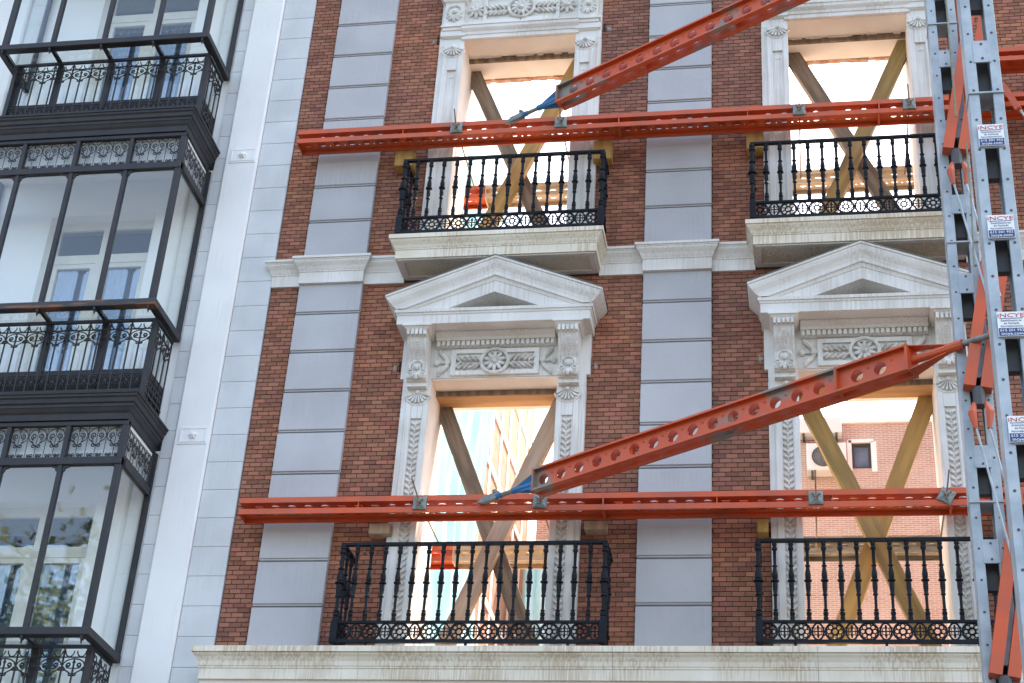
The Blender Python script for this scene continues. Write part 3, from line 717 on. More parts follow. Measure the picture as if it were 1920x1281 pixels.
    for q in range(2): link('scroll_panel', RAILP, ra, (LX1, RY+.12+.235*q, 9.03+dz), R(90))
    for nm, a, b in (('top_rail', 10.02, 10.05), ('bottom_rail', 9.215, 9.235), ('bottom_rail', 9.03, 9.06)):
        G().box(LX0, LX1+.012, RY-.015, RY+.015, a+dz, b+dz).box(LX1-.012, LX1+.012, RY+.015, -.02, a+dz+.001, b+dz-.001).build(nm, 'galiron', ra)
    G().box(LX1-.03, LX1+.014, RY-.016, RY+.02, 9.03+dz, 10.04+dz).build('corner_post', 'galiron', ra)
    G().box(LX0-.014, LX0+.03, RY-.016, RY+.02, 9.03+dz, 10.04+dz).build('corner_post', 'galiron', ra)
def spiral(g, cx, cz, r0, turns, a0, sgn, r=.0045, y=0):
    r = r*1.25
    pts = []
    n = int(12*turns)
    for i in range(n+1):
        t = i/n; a = a0+sgn*2*math.pi*turns*t; rr = r0*(1-.78*t); pts.append((cx+math.cos(a)*rr, y, cz+math.sin(a)*rr))
    g.tube(pts, r, 4); return pts[0]
def scroll_mesh():
    g = G(); w = .095
    g.tube([(math.cos(R(t))*w*.93, 0, .235+math.sin(R(t))*.085) for t in range(0, 181, 15)], .0048, 4)     # arch
    for s in (-1, 1):
        p = spiral(g, s*.036, .235, .032, 1.4, R(-90), s, .0052)
        g.tube([p, (s*.055, 0, .175), (s*.018, 0, .145), (0, 0, .125)], .0048, 4)
        g.tube([(s*.093, 0, .235), (s*.075, 0, .188), (s*.03, 0, .17)], .0045, 4)
        spiral(g, s*.028, .135, .022, 1.1, R(180 if s > 0 else 0), s, .005)
        spiral(g, s*.026, .028, .020, 1.3, R(-90), s, .0048); spiral(g, s*.066, .028, .018, 1.2, R(-90), -s, .0045)
    g.tube([(0, 0, 0), (0, 0, .29)], .0042, 4); g.tube([(w, 0, 0), (w, 0, .33)], .0042, 4)
    g.blob((0, 0, .295), (.012, .006, .022), 0, 5, 4)
    g.tube([(-w, 0, .004), (w, 0, .004)], .004, 4)
    return g.mesh('scroll_motif', 'galiron')
def railpanel_mesh():
    g = G(); w = .1135; Z = .985
    for x in (0, w): g.box(x-.007, x+.007, -.006, .006, 0, Z if x else Z-.11)
    for x in (-w*.5, w*.5): g.tube([(x+math.cos(R(t))*.042, 0, Z-.02+math.sin(R(t))*.055) for t in range(180, 361, 15)], .0065, 4)
    g.box(-w, w, -.006, .006, Z-.085, Z-.075)
    g.tube([(math.cos(R(t))*w*.9, 0, Z-.155+math.sin(R(t))*.06) for t in range(0, 181, 15)], .0065, 4)
    g.prism([(-.016, Z-.135), (0, Z-.09), (.016, Z-.135)], 'y', -.005, .005)
    for s in (-1, 1):
        spiral(g, s*.048, Z-.155, .026, 1.2, R(-100), s, .0065)
        g.tube([(s*.048, 0, Z-.181), (s*.02, 0, Z-.187), (0, 0, Z-.175)], .0055, 4)
        g.tube([(s*.10, 0, Z-.17), (s*.07, 0, Z-.205), (0, 0, Z-.245)], .0065, 4)
        spiral(g, s*.022, Z-.24, .017, 1.0, R(180 if s > 0 else 0), s, .006)
        spiral(g, s*.09, Z-.195, .016, 1.0, R(90), -s, .006)
        cx = s*w/2                                       # lower square panels
        for t in (-1, 1):
            spiral(g, cx-.022, .315+t*.032, .024, 1.1, R(0), t, .0055); spiral(g, cx+.022, .315+t*.032, .024, 1.1, R(180), -t, .0055)
        g.blob((cx, 0, .315), (.016, .007, .022), 0, 6, 4)
        g.tube([(cx+math.cos(R(t))*.045, 0, .195+math.sin(R(t))*.05) for t in range(200, 341, 20)], .006, 4)
        g.ring((cx, 0, .11), .04, .006, 12, 4)
    g.box(-w, w, -.005, .005, .385, .393)
    return g.mesh('scroll_panel', 'galiron')
SCR = scroll_mesh(); RAILP = railpanel_mesh()
for k in (-1, 0, 1): storey(k)
# the cornice and frieze below k=-1 are out of the frame; close the gallery above and the neighbour wall
G().box(GX0-.02, GX1+.04, .0, .3, 15.745, 19).box(GX0-.02, GX1+.04, .0, .3, 0, 5.475).build('upper_wall', 'room', apt)
G().box(-16, -5.43, 3.1, 7.5, 0, 19).box(-5.9, -5.43, .4, 3.1, 0, 19).build('rear_block', 'white', apt)
# party wall seen through the openings: brick render with white marks of the vanished floors
g = G().box(-6.2, -5.42, 7.5, 16.2, 0, 18.3); g.build('party_wall', 'party', apt)
g = G()
for z in (8.2, 9.5, 10.7, 12.0, 13.1, 14.4, 15.5, 16.7): g.box(-5.42, -5.39, 10.0, 16.2, z, z+.13)
for y in (11.0, 11.75, 12.6, 13.4, 14.3, 15.2, 15.9): g.box(-5.421, -5.405, y, y+.16, 0, 18.3)
g.build('plaster_band', 'limewash', apt)

# debris netting hung beside the party wall
n1, n2 = 60, 16; vs = []; fs = []
for i in range(n1+1):
    for j in range(n2+1):
        y = 7.2+3.5*i/n1; z = 1+17.8*j/n2
        vs.append((-5.24+.07*math.sin(i*1.3+j*.25)+.05*math.sin(i*.5-j*.4)+(.06*math.sin(j*1.1)), y+.1*math.sin(j*.6), z))
for i in range(n1):
    for j in range(n2): a = i*(n2+1)+j; fs.append((a, a+n2+1, a+n2+2, a+1))
net = G().add(vs, fs).build('debris_netting', 'tarp', smooth=True)
md = net.modifiers.new('thickness', 'SOLIDIFY'); md.thickness = .01
tag(net, 'cyan debris netting hanging in folds, seen through the lower left window opening', 'netting')

# ================================================================ rear building
rear = empty('rear_brick_building', 'pale pink brick building behind the lower right window opening, one small window', 'building')  # front gets no sun; the pale brick colour makes it bright
RY0 = 14.0
G().box(-1.3, .95, RY0, RY0+6, 0, 16.28).box(1.30, 16, RY0, RY0+6, 0, 16.28).box(.95, 1.30, RY0, RY0+6, 0, 15.35).box(.95, 1.30, RY0, RY0+6, 15.88, 16.28).box(.95, 1.30, RY0+.4, RY0+6, 15.35, 15.88).build('wall', 'farbrick', rear)
G().box(-1.34, 16, RY0-.05, RY0+6, 16.28, 16.34).build('coping', 'limewash', rear)
G().box(-5.0, -1.3, RY0+.6, RY0+6, 14.2, 15.15).build('annex_wall', 'farbrick', rear)
G().box(-5.0, -1.3, RY0+.5, RY0+6, 0, 14.2).box(-5.0, -1.3, RY0+.4, RY0+6.1, 15.15, 15.2).build('annex_render', 'limewash', rear)
vs = []; fs = []
for i in range(31):
    for j in range(9): vs.append((-5.1+2.3*i/30, RY0+.1+.06*math.sin(i*1.7+j*.4), 2+11.6*j/8))
for i in range(30):
    for j in range(8): a_ = i*9+j; fs.append((a_, a_+9, a_+10, a_+1))
n2_ = G().add(vs, fs).build('debris_netting', 'tarp', smooth=True)
md = n2_.modifiers.new('thickness', 'SOLIDIFY'); md.thickness = .01
tag(n2_, 'farther pale cyan netting low at the back of the lower left window opening', 'netting')
w = sub('window', rear)
G().box(.95, 1.0, RY0+.05, RY0+.12, 15.35, 15.88).box(1.25, 1.30, RY0+.05, RY0+.12, 15.35, 15.88).box(1.0, 1.25, RY0+.05, RY0+.12, 15.35, 15.40).box(1.0, 1.25, RY0+.05, RY0+.12, 15.83, 15.88).build('window_frame', 'acdark', w)
G().box(1.0, 1.25, RY0+.09, RY0+.094, 15.40, 15.83).build('window_pane', 'bluepane', w)
G().box(.87, .95, RY0-.012, RY0+.001, 15.30, 15.93).box(1.30, 1.40, RY0-.012, RY0+.001, 15.28, 15.9).box(.9, 1.35, RY0-.012, RY0+.001, 15.88, 15.95).build('plaster_patch', 'limewash', rear)
def ac(x, z, w_, h_, lab, fan=True):
    a = empty('air_conditioner', lab, 'air conditioner', 'air conditioners on the rear building', (x, RY0, z))
    G().cbox(0, w_, -.32, -.02, 0, h_, .015).build('casing', 'acwhite', a)
    g = G(); g.ring((w_*.42, -.33, h_/2), h_*.36, .012, 20, 5)
    for i in range(4): g.ring((w_*.42, -.33, h_/2), h_*(.08+.07*i), .004, 16, 4)
    g.build('fan_guard', 'acdark', a)
    G().lathe((w_*.42, -.318, h_/2), [(h_*.36, -.003), (h_*.36, -.005)], 20, 'y').build('fan_opening', 'galvdark', a)
    G().box(.08, .12, -.30, 0, -.05, 0).box(w_-.12, w_-.08, -.30, 0, -.05, 0).build('bracket', 'acdark', a)
ac(.12, 15.18, .72, .55, 'lower white air conditioner with round fan, on the rear brick wall behind a timber brace')
ac(-.02, 15.95, .8, .32, 'upper white air conditioner at the roof edge of the rear brick wall')

# ================================================================ shoring: beams
def hole_plate(L, D, r=.05, pitch=.162):
    """flat plate in local x (0..L), y (-D/2..D/2): a large round hole, then a small bolt hole, over and over"""
    vs = []; fs = []; h = D/2
    n = int((L-.06)/pitch); x0 = (L-n*pitch)/2; big = r*2+.018; sm = pitch-big
    def quad(a, b, c, d):
        o = len(vs); vs.extend([a, b, c, d]); fs.append((o, o+1, o+2, o+3))
    def cell(a, b, y0, y1, rr, K):
        cx, cy = (a+b)/2, (y0+y1)/2; hw, hh = (b-a)/2, (y1-y0)/2; o = len(vs)
        for k in range(K):
            t = 2*math.pi*(k+.5)/K; vs.append((cx+rr*math.cos(t), cy+rr*math.sin(t)))
        for k in range(K):
            t = 2*math.pi*(k+.5)/K; c_, s_ = math.cos(t), math.sin(t); sc = min(hw/max(abs(c_), 1e-9), hh/max(abs(s_), 1e-9)); vs.append((cx+c_*sc, cy+s_*sc))
        for k in range(K):
            k2 = (k+1) % K; p, q = vs[o+K+k], vs[o+K+k2]; f = [o+k, o+K+k]
            on1 = abs(abs(p[0]-cx)-hw) < 1e-6; on2 = abs(abs(q[0]-cx)-hw) < 1e-6
            if on1 != on2: vs.append((p[0] if on1 else q[0], q[1] if on1 else p[1])); f.append(len(vs)-1)
            fs.append(tuple(f+[o+K+k2, o+k2]))
    if x0 > 0: quad((0, -h), (x0, -h), (x0, h), (0, h)); quad((L-x0, -h), (L, -h), (L, h), (L-x0, h))
    for i in range(n):
        a = x0+pitch*i; cell(a, a+big, -h, h, r, 16)
        c = a+big; e = .020; m = c+sm/2; y = .035
        quad((c, -h), (m-e, -h), (m-e, h), (c, h)); quad((m+e, -h), (a+pitch, -h), (a+pitch, h), (m+e, h))
        quad((m-e, -h), (m+e, -h), (m+e, y-e), (m-e, y-e)); quad((m-e, y+e), (m+e, y+e), (m+e, h), (m-e, h)); cell(m-e, m+e, y-e, y+e, .0105, 8)
    return vs, fs
def beam_mesh(L, W=.17, D=.22, gap=.062, r=.043, pitch=.162, ends=True):
    """built-up soldier beam along local X, centred on YZ. Webs are parallel to local XY, split by a slot;
       flanges stand at y=+-D/2. Total height W."""
    g = G(); t = .006
    fh = (W-gap)/2
    for s in (1, -1):
        zw = s*gap/2                                   # web plane
        vs, fs = hole_plate(L, D-2*t, r, pitch)
        for dz, fl in ((0, 0), (s*t, 1)):
            g.add([(x, y, zw+dz) for x, y in vs], [f if (s > 0) != bool(fl) else f[::-1] for f in fs])
        for e in (-1, 1):
            y0, y1 = (D/2-t, D/2) if e > 0 else (-D/2, -D/2+t)
            z0, z1 = (gap/2, W/2) if s > 0 else (-W/2, -gap/2)
            g.box(0, L, y0, y1, z0, z1)
            g.box(0, L, y1 if e < 0 else y0-.012, y1+.012 if e < 0 else y0, (W/2-t if s > 0 else -W/2), (W/2 if s > 0 else -W/2+t))
    if ends:
        for a in (0, L-.008):
            for s in (1, -1):
                g.box(a, a+.008, -D/2+t, D/2-t, s*gap/2, s*W/2)
    m = int(L/.9)
    for i in range(1, m): g.box(i*L/m, i*L/m+.008, -D/2+t, D/2-t, -gap/2, gap/2)
    return g
def waler(x0, x1, z, yc, label, joints, mat, segs=None, anchors=(), grp=None):
    o = empty('waler_beam', label, 'steel beam', grp, (0, yc, z))
    cuts = [x0]+list(joints)+[x1]
    for i in range(len(cuts)-1):
        L = cuts[i+1]-cuts[i]-.004
        me = beam_mesh(L).xf(Matrix.Translation((cuts[i]+.002, 0, 0)))
        me.build('beam_length', (segs[i] if segs else mat), o)
    for x in joints:
        g = G()
        for e in (-1, 1): g.box(x-.006, x+.006, -.115, .115, -.087, .087) if e > 0 else None
        g.build('joint_plate', mat, o)
    return o
def anchor(par, x, yc, tilt=0., rod=(0, -.10, .17)):
    a = sub('anchor_plate', par); a.location = (x, -.112, 0)
    g = G(); s = .066; d = .022
    # dished square washer: raised centre with sunk diagonals
    vs = [(-s, 0, -s), (s, 0, -s), (s, 0, s), (-s, 0, s), (-s, -.012, -s), (s, -.012, -s), (s, -.012, s), (-s, -.012, s),
          (0, -.016, -s*.94), (s*.94, -.016, 0), (0, -.016, s*.94), (-s*.94, -.016, 0), (-s*.3, -.032, -s*.3), (s*.3, -.032, -s*.3), (s*.3, -.032, s*.3), (-s*.3, -.032, s*.3)]
    fs = [(0, 1, 5, 4), (1, 2, 6, 5), (2, 3, 7, 6), (3, 0, 4, 7), (4, 8, 12), (8, 13, 12), (8, 5, 13), (5, 9, 13), (9, 14, 13), (9, 6, 14), (6, 10, 14), (10, 15, 14), (10, 7, 15), (7, 11, 15), (11, 12, 15), (11, 4, 12), (12, 13, 14, 15), (3, 2, 1, 0)]
    g.add(vs, fs).xf(Matrix.Rotation(tilt, 4, 'Y')).build('washer', 'wash', a)
    g = G(); g.lathe((0, -.032, 0), [(.022, 0), (.022, -.02), (.014, -.03)], 6, 'y')
    for q in range(3):
        t = q*2.09+.4; g.bar((0, -.05, 0), (math.cos(t)*.045, -.055, math.sin(t)*.045), .014, .012)
    g.build('wing_nut', 'rustrod', a)
    G().tube([(0, -.03, 0), rod], .008, 6).build('tie_rod', 'rustrod', a)
    G().tube([(0, .0, 0), (0, 1.2, -.02)], .008, 6).build('tie_rod', 'rustrod', a)
WY = -.262
uw = waler(-5.245, 3.2, 12.385, WY, 'upper horizontal red-orange waler beam across both upper window openings', (-1.76, .9), 'orange', grp='red-orange steel shoring beams')
lw = waler(-5.245, 3.2, 8.005, WY, 'lower horizontal red-orange waler beam across both lower window openings', (-1.78, 1.3), 'orange', grp='red-orange steel shoring beams')
for x in (-3.49, -2.37, .10, 1.20): anchor(uw, x, WY, 0, (rnd.uniform(-.03, .01), -.13, .16))
for x, t, rd in ((-3.49, 0, (-.07, -.12, .20)), (-2.36, .05, (.01, -.07, .03)), (.13, 0, (.0, -.12, .22)), (1.26, .5, (.03, -.12, .2))): anchor(lw, x, WY, t, rd)
bw1 = waler(-5.2, 3.2, 12.385, .89, 'upper rear waler beam, beige with an orange end, inside the empty openings', (-3.38,), 'beigebeam', ('orange', 'beigebeam'))
bw2 = waler(-5.2, -1.2, 8.005, .89, 'lower rear waler beam, beige with an orange end, inside the left opening', (-3.40,), 'beigebeam', ('orange', 'beigebeam'))
bw3 = waler(-.9, 3.2, 8.06, .89, 'dirty grey rear waler beam inside the lower right opening', (), 'greybeam')
bw4 = waler(1.95, 4.5, 12.86, -.40, 'short red-orange beam on the brick right of the tower, above the upper waler', (), 'orange', grp='red-orange steel shoring beams')

def raker(p, q, label, lead=.0):
    """plan brace: beam with its webs vertical, blue jack end at p and a coned end at q"""
    p, q = Vector(p), Vector(q); d = (q-p); L = d.length; d.normalize()
    o = empty('diagonal_brace', label, 'steel beam', 'red-orange steel shoring beams')
    o.location = p; o.rotation_euler = (0, 0, math.atan2(d.y, d.x))
    j = [0, L-.62, L]
    for i in range(2):
        l = j[i+1]-j[i]-.004
        beam_mesh(l, r=.053, pitch=.205).xf(Matrix.Translation((j[i]+.002, 0, 0)) @ Matrix.Rotation(R(90), 4, 'X')).build('beam_length', ('dirtyorange' if i == 0 else 'orange'), o)
    for a_, b_ in ((-.008, .004), (L-.004, L+.01), (j[1]-.005, j[1]+.005)): G().box(a_, b_, -.085, .085, -.113, .113).build('end_plate', 'orange', o)
    # blue cone and jack towards the waler
    g = G()
    for a in (45, 135, 225, 315):
        c_, s_ = math.cos(R(a)), math.sin(R(a))
        g.add([(-.01, c_*.10*.8, s_*.13*.9), (-.01, c_*.02, s_*.02), (-.30, c_*.022, s_*.022), (-.24, c_*.03, s_*.035), (-.01, c_*.10*.8+.006, s_*.13*.9), (-.01, c_*.02+.006, s_*.02), (-.30, c_*.022+.006, s_*.022), (-.24, c_*.03+.006, s_*.035)],
              [(0, 1, 2, 3), (7, 6, 5, 4), (0, 3, 7, 4), (1, 0, 4, 5), (3, 2, 6, 7)])
    g.tube([(-.01, 0, 0), (-.30, 0, 0)], .032, 10)
    g.build('jack_cone', 'blue', o, smooth=True)
    G().tube([(-.30, 0, 0), (-.45, 0, 0)], .022, 10).build('jack_screw', 'galvdark', o, smooth=True)
    G().tube([(-.44, 0, 0), (-.50, 0, 0)], .028, 8).build('jack_collar', 'blue', o)
    g = G(); g.bar((-.49, 0, 0), (-.66, 0, 0), .05, .06); g.bar((-.52, -.03, .05), (-.52, .03, .05), .03, .03); g.prism([(-.74, -.008), (-.64, -.035), (-.5, -.035), (-.5, .035), (-.64, .035)], 'y', -.02, .02)
    g.build('fork_head', 'galvdark', o)
    # orange cone towards the tower
    g = G()
    for e in (-1, 1):
        z0_, z1_ = e*.108, e*.030
        g.add([(L+.01, -.06, z0_), (L+.01, .06, z0_), (L+.33, .012, z1_), (L+.33, -.012, z1_), (L+.01, -.06, z0_-e*.007), (L+.01, .06, z0_-e*.007), (L+.33, .012, z1_-e*.007), (L+.33, -.012, z1_-e*.007)],
              [(0, 1, 2, 3), (7, 6, 5, 4), (0, 3, 7, 4), (1, 0, 4, 5), (2, 1, 5, 6)])
    g.tube([(L+.01, 0, 0), (L+.43, 0, 0)], [.034, .034], 10).tube([(L+.30, 0, 0), (L+.431, 0, 0)], .040, 10)
    g.build('cone', 'orange', o, smooth=False)
    G().tube([(L+.43, 0, 0), (L+.66, 0, 0)], .024, 10).build('screw', 'galvdark', o, smooth=True)
    G().tube([(L+.65, 0, 0), (L+.92, 0, 0)], .034, 10).build('cone_tip', 'orange', o, smooth=True)
    return o
d_ = Vector((.8437, -.5368, 0))
perp = Vector((.5368, .8437, 0))
p0 = Vector((-2.34, -.83, 7.995))+perp*.045
lr = raker(p0, p0+d_*3.76, 'lower diagonal red-orange brace rising right to the grey tower, blue jack at foot')
u_ = Vector((.868, -.4966, 0)); perpu = Vector((.4966, .868, 0))
p1 = Vector((-2.335, -.96, 12.30))+perpu*.0825
ur = raker(p1, p1+u_*3.75, 'upper diagonal red-orange brace running out of the picture top, blue jack at its foot')

rr = raker(Vector((5.1, -.88, 7.995)), Vector((2.55, -2.5, 7.995)), 'lower red-orange brace going right from the tower, glimpsed behind the front column')
# timber packers between waler and wall
def packer(x0, x1, z0, z1, lab, mat='timberyel', y0=-.15):
    g = G().cbox(x0, x1, y0, -.004, z0, z1, .008); return tag(g.build('timber_packer', mat), lab, 'timber block', 'timber packers under the waler beams')
packer(-4.20, -3.99, 12.10, 12.30, 'ochre timber packer under the upper waler, left of the upper left opening')
packer(-2.05, -1.85, 12.06, 12.30, 'ochre timber packer under the upper waler, right of the upper left opening')
packer(-.45, -.27, 12.10, 12.30, 'ochre timber packer under the upper waler, left of the upper right opening')
packer(-4.02, -3.82, 7.81, 7.915, 'short timber packer under the lower waler, left of the lower left opening', 'timberpale')
packer(-1.975, -1.775, 7.83, 7.915, 'short timber packer under the lower waler, right of the lower left opening', 'timberpale')
packer(-.40, -.30, 7.78, 7.915, 'narrow timber packer under the lower waler, left of the lower right opening')

# timber crosses in the openings
def cross(c, z0, z1, a0, a1, b0, b1, m1, m2, label, head=None, front='b', w=.165):
    o = empty('timber_cross', label, 'timber brace', 'crossed timber braces in the window openings')
    ya, yb = (.45, .34) if front == 'b' else (.34, .45)
    def br(xa, xb, y, m, dx):
        g = G(); vs = []; fs = []; n = 24
        L = Vector((xb-xa, 0, z0-z1)).length; ex = .24
        for i in range(n+1):
            e = rnd.uniform(-.0025, .0025)
            for q in ((-w/2+e, -.045), (w/2+e, -.045), (w/2+e, .045), (-w/2+e, .045)): vs.append((q[0], q[1], ex-(L+2*ex)*i/n))
        for i in range(n):
            for k in range(4): fs.append((i*4+k, i*4+(k+1) % 4, i*4+4+(k+1) % 4, i*4+4+k))
        fs += [(3, 2, 1, 0), (n*4, n*4+1, n*4+2, n*4+3)]
        t = g.add(vs, fs).build('timber', m, o, loc=(xa, y, z1)); t.rotation_euler = (0, math.atan2(-(xb-xa), z1-z0), 0)
    br(a0, a1, ya, m1, 0); br(b0, b1, yb, m2, 0)
    if head:
        G().cbox(c-HW+.006, c+HW-.006, .195, .43, head[0], head[1], .004).build('head_timber', head[2], o)
        G().box(c-HW+.007, c+HW-.007, .182, .195, head[0]+.004, head[1]-.002).build('shaded_front', 'timber', o)  # dark facing added: shade on the timber's front put into its colour
cross(XL, 6.62, 9.36, XL-HW+.07, -2.40, -2.34, -3.40, 'timber', 'timberpale', 'crossed timbers in the lower left opening, dark plank behind smooth pale plank', (9.44, 9.499, 'timberlit'))
cross(XR, 6.62, 9.36, XR-HW+.07, 1.20, XR+HW-.07, .16, 'timberolive', 'timberyel', 'crossed ochre timbers in the lower right opening, in front of the distant brick building', (9.44, 9.499, 'timberlit'), front='a')
cross(XL, 11.02, 13.74, XL-HW+.05, -2.40, XL+HW-.02, -3.46, 'timber', 'timberyel', 'crossed timbers in the upper left opening, grey plank behind yellow plank')
cross(XR, 11.02, 13.76, XR-HW+.06, 1.30, XR+HW-.02, .13, 'timber', 'timberolive', 'crossed timbers in the upper right opening against bare white sky')

# ================================================================ shoring tower
tw = empty('shoring_tower', 'grey galvanised steel shoring tower of two perforated columns standing before the facade', 'scaffold tower')
def column(xc, yc, W, ztop, bats, spl, nm):
    col = sub('column', tw); t = .008
    D = .165; fs_ = W*.30
    for s in (-1, 1):
        x0, x1 = (xc-W/2, xc-W/2+fs_) if s < 0 else (xc+W/2-fs_, xc+W/2)
        g = G()
        # outer face strips, side webs, rear face strips
        g.cbox(x0, x1, yc, yc+t, 0, ztop, .002); g.box(x0, x1, yc+D-t, yc+D, 0, ztop)
        xe = x0 if s < 0 else x1-t; g.box(xe, xe+t, yc+t, yc+D-t, 0, ztop)
        xi = x1-t if s < 0 else x0; g.box(xi, xi+t, yc+t, yc+.04, 0, ztop)
        g.build('channel', 'galv', col)
    for z in bats:
        g = G().cbox(xc-W/2+fs_-.012, xc+W/2-fs_+.012, yc-.006, yc+.004, z-.09, z+.09, .002); g.build('batten_plate', 'galv', col)
        g = G()
        g.lathe((xc, yc-.007, z+.06), [(.009, 0), (.009, -.004)], 6, 'y').lathe((xc, yc-.007, z-.06), [(.009, 0), (.009, -.004)], 6, 'y'); g.build('bolt', 'acdark', col)
        G().box(xc-W/2+fs_, xc+W/2-fs_, yc+.10, yc+D-.01, z-.25, z+.0).build('inner_block', 'acdark', col)
    for z in spl: G().box(xc-W/2-.004, xc+W/2+.004, yc-.012, yc+D+.01, z-.006, z+.006).build('splice_plate', 'galv', col)
    g = G(); z = 5.2
    while z < ztop-4:
        if all(abs(z-b) > .0 for b in bats):
            for s in (-1, 1):
                x = xc+s*(W/2-fs_*.5); g.lathe((x, yc-.0005, z), [(.0095, 0), (.0095, -.0012)], 10, 'y')
        z += .235
    tag(g.build('bolt_hole', 'acdark', col), kind='stuff')
    return col
LBATS = [10.78+.738*k for k in (1, 0, -1, -2, -3, -4, -5, -6, -7)]
column(1.292, -2.98, .232, 16, LBATS+[12.25], (8.945, 11.16, 6.73), 'rear')
RB = [8.805, 8.117, 7.425, 6.735, 6.045, 9.50, 5.35]
column(1.238, -5.4, .212, 16, RB, (8.464,), 'front')
# braces between the two columns
def soldier(p, q, par, mat='orange', W=.15, D=.15):
    p, q = Vector(p), Vector(q); d = (q-p); L = d.length; d.normalize()
    yv = Vector((0, 1, 0)); yv = (yv-d*yv.dot(d)).normalized(); zv = d.cross(yv)
    mt = Matrix(((d.x, yv.x, zv.x, p.x), (d.y, yv.y, zv.y, p.y), (d.z, yv.z, zv.z, p.z), (0, 0, 0, 1)))
    g = beam_mesh(L, W=W, D=D, gap=.034, r=.03)
    g.xf(mt).build('strut', mat, par)
br = sub('bracing', tw)
for zb in (5.42, 7.61, 9.77):
    soldier((1.295, -3.04, zb), (1.56, -3.04, zb+1.36), br, W=.205, D=.10)
    G().lathe((1.30, -3.05, zb-.15), [(.045, 0), (.045, .15)], 10).build('coupler', 'acdark', br)
    for sx in (-1, 1):
        pts = [(1.30+sx*.04, -3.07, zb-.13), (1.30+sx*.062, -3.09, zb-.22), (1.30+sx*.047, -3.09, zb-.35)]
        G().tube(pts, [.014, .034, .016], 6).build('clevis', 'orange', br)
        G().tube([(1.30+sx*.047, -3.09, zb-.33), (1.47+sx*.047, -3.09, zb-1.4)], .009, 6).build('tie_rod', 'galv', br)
# inner orange members and the brick-side pieces glimpsed right of the tower
soldier((1.62, -.8, 11.9), (1.50, -3.2, 12.9), br); 
G().bar((2.13, -.45, 12.50), (2.24, -.52, 12.12), .09, .05).build('lug', 'orange', br)
G().tube([(2.24, -.52, 12.14), (2.5, -.6, 11.5)], .012, 6).build('tie_rod', 'galv', br)
# signs
def text(s, size, x, y, z, mat, par, sx=1.0, al='CENTER'):
    cu = bpy.data.curves.new('lettering', 'FONT'); cu.body = s; cu.size = size; cu.align_x = al; cu.extrude = .0006; cu.offset = size*.006; cu.resolution_u = 2
    cu.materials.append(M[mat]); t_ = bpy.data.objects.new('t', cu); S.collection.objects.link(t_); bpy.context.view_layer.update()
    me = bpy.data.meshes.new_from_object(t_.evaluated_get(bpy.context.evaluated_depsgraph_get())); bpy.data.objects.remove(t_); me.name = 'lettering'
    o = link('lettering', me, par, (x, y, z)); o.rotation_euler = (R(90), 0, 0); o.scale = (sx, 1, 1); return o
for z in (8.117, 7.425, 6.735, 6.045):
    sg = sub('sign', tw); sg.location = (1.240, -5.415, z); sg['label'] = 'white and blue sign plate on the front column'
    sz = .083; sw = .078
    G().box(-sw, sw, -.003, .004, -sz, sz).build('plate', 'signwhite', sg)
    G().box(-sw+.003, sw-.003, -.0042, -.003, -sz+.003, -.028).build('blue_band', 'signblue', sg)
    G().box(-sw+.012, sw-.012, -.0042, -.003, .036, .040).build('rule', 'signblue', sg)
    text('iNCYE', .038, 0, -.0042, .046, 'signred', sg, 1.45)
    text('Estabilizadores', .019, 0, -.0042, .018, 'signgrey', sg, 1.05); text('de Fachada', .019, 0, -.0042, -.001, 'signgrey', sg, 1.05); text('Apuntalamientos', .019, 0, -.0042, -.020, 'signgrey', sg, 1.0)
    text('615 201 952', .024, 0, -.0052, -.051, 'signwhite', sg, 1.12); text('incye.com', .027, 0, -.0052, -.075, 'signwhite', sg, 1.15)
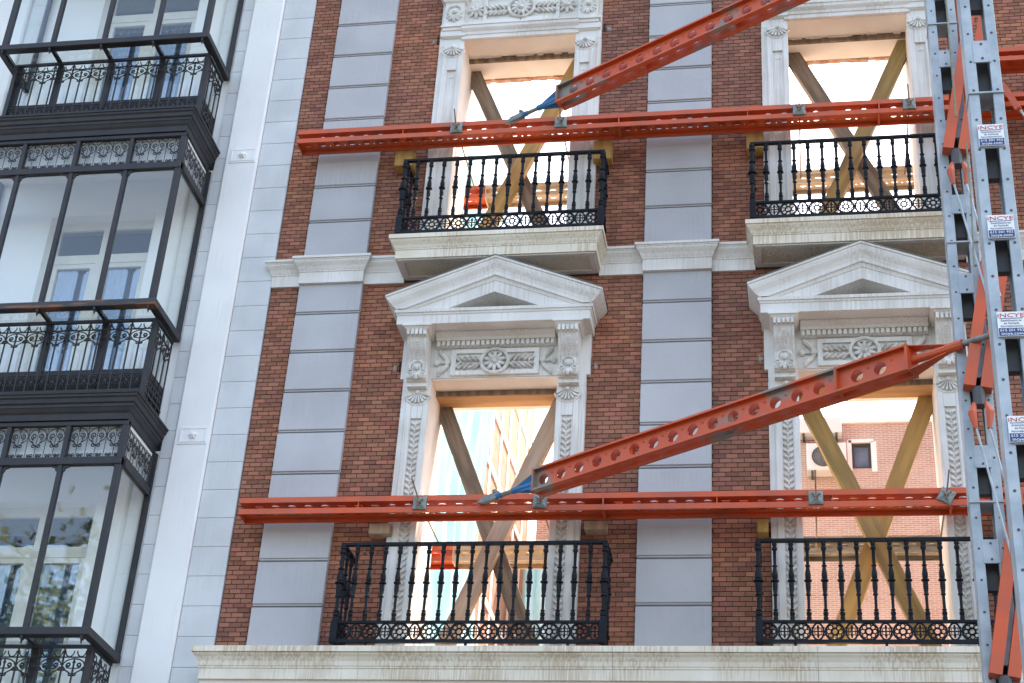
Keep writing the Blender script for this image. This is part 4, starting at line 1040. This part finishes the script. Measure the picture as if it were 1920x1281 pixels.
# ropes
tag(G().tube([(1.33, -3.16, 12.7), (1.315, -3.18, 11.0), (1.31, -3.17, 10.02)], .009, 6).build('rope', 'rope'), 'greenish rope hanging in front of the rear tower column, upper length', 'rope')
tag(G().tube([(1.36, -3.24, 9.7), (1.355, -3.24, 9.2), (1.33, -3.24, 8.55)], .007, 6).build('rope', 'rope'), 'thin rope hanging beside the middle orange strut of the tower', 'rope')
tag(G().tube([(1.335, -4.2, 7.75), (1.33, -4.22, 6.9), (1.27, -4.2, 6.1), (1.27, -4.2, 5.7)], .009, 6).build('rope', 'rope'), 'greenish rope hanging down to the lowest orange strut of the tower', 'rope')

# ================================================================ trees across the street (mirrored in the gallery glass)
def tree(x, y, h, r, lab):
    t = empty('plane_tree', lab, 'tree', 'street trees mirrored in the glass', (x, y, 0))
    g = G(); g.tube([(0, 0, 0), (.1, 0, h*.3), (-.1, .1, h*.55), (.1, 0, h*.85)], [.28, .22, .15, .05], 8)
    for i in range(9):
        a = i*2.4; z0_ = h*(.35+.05*i); g.tube([(0, 0, z0_), (math.cos(a)*r*.4, math.sin(a)*r*.4, z0_+1.2), (math.cos(a)*r*.75, math.sin(a)*r*.75, z0_+1.9)], [.1, .06, .02], 5)
    g.build('trunk', 'bark', t)
    g = G()
    cl = [(rnd.gauss(0, r*.42), rnd.gauss(0, r*.42), h*.66+rnd.gauss(0, h*.13), rnd.uniform(.6, 1.3)) for _ in range(60)]
    for cx, cy, cz, cr in cl:
        for _ in range(130):
            p = Vector((cx+rnd.gauss(0, cr*.5), cy+rnd.gauss(0, cr*.5), cz+rnd.gauss(0, cr*.4)))
            a = Vector((rnd.uniform(-1, 1), rnd.uniform(-1, 1), rnd.uniform(-1, 1))).normalized()*.13; b = Vector((rnd.uniform(-1, 1), rnd.uniform(-1, 1), rnd.uniform(-1, 1))).normalized()*.11
            g.add([p-a, p-b, p+a, p+b], [(0, 1, 2, 3)])
    g.build('crown', 'leaf', t)
tree(-17.0, -20, 17.0, 3.4, 'green plane tree across the street, mirrored in the lowest gallery panes')
tree(-22.5, -24, 18.0, 3.6, 'farther green plane tree across the street, mirrored at the left edge of the gallery glass')
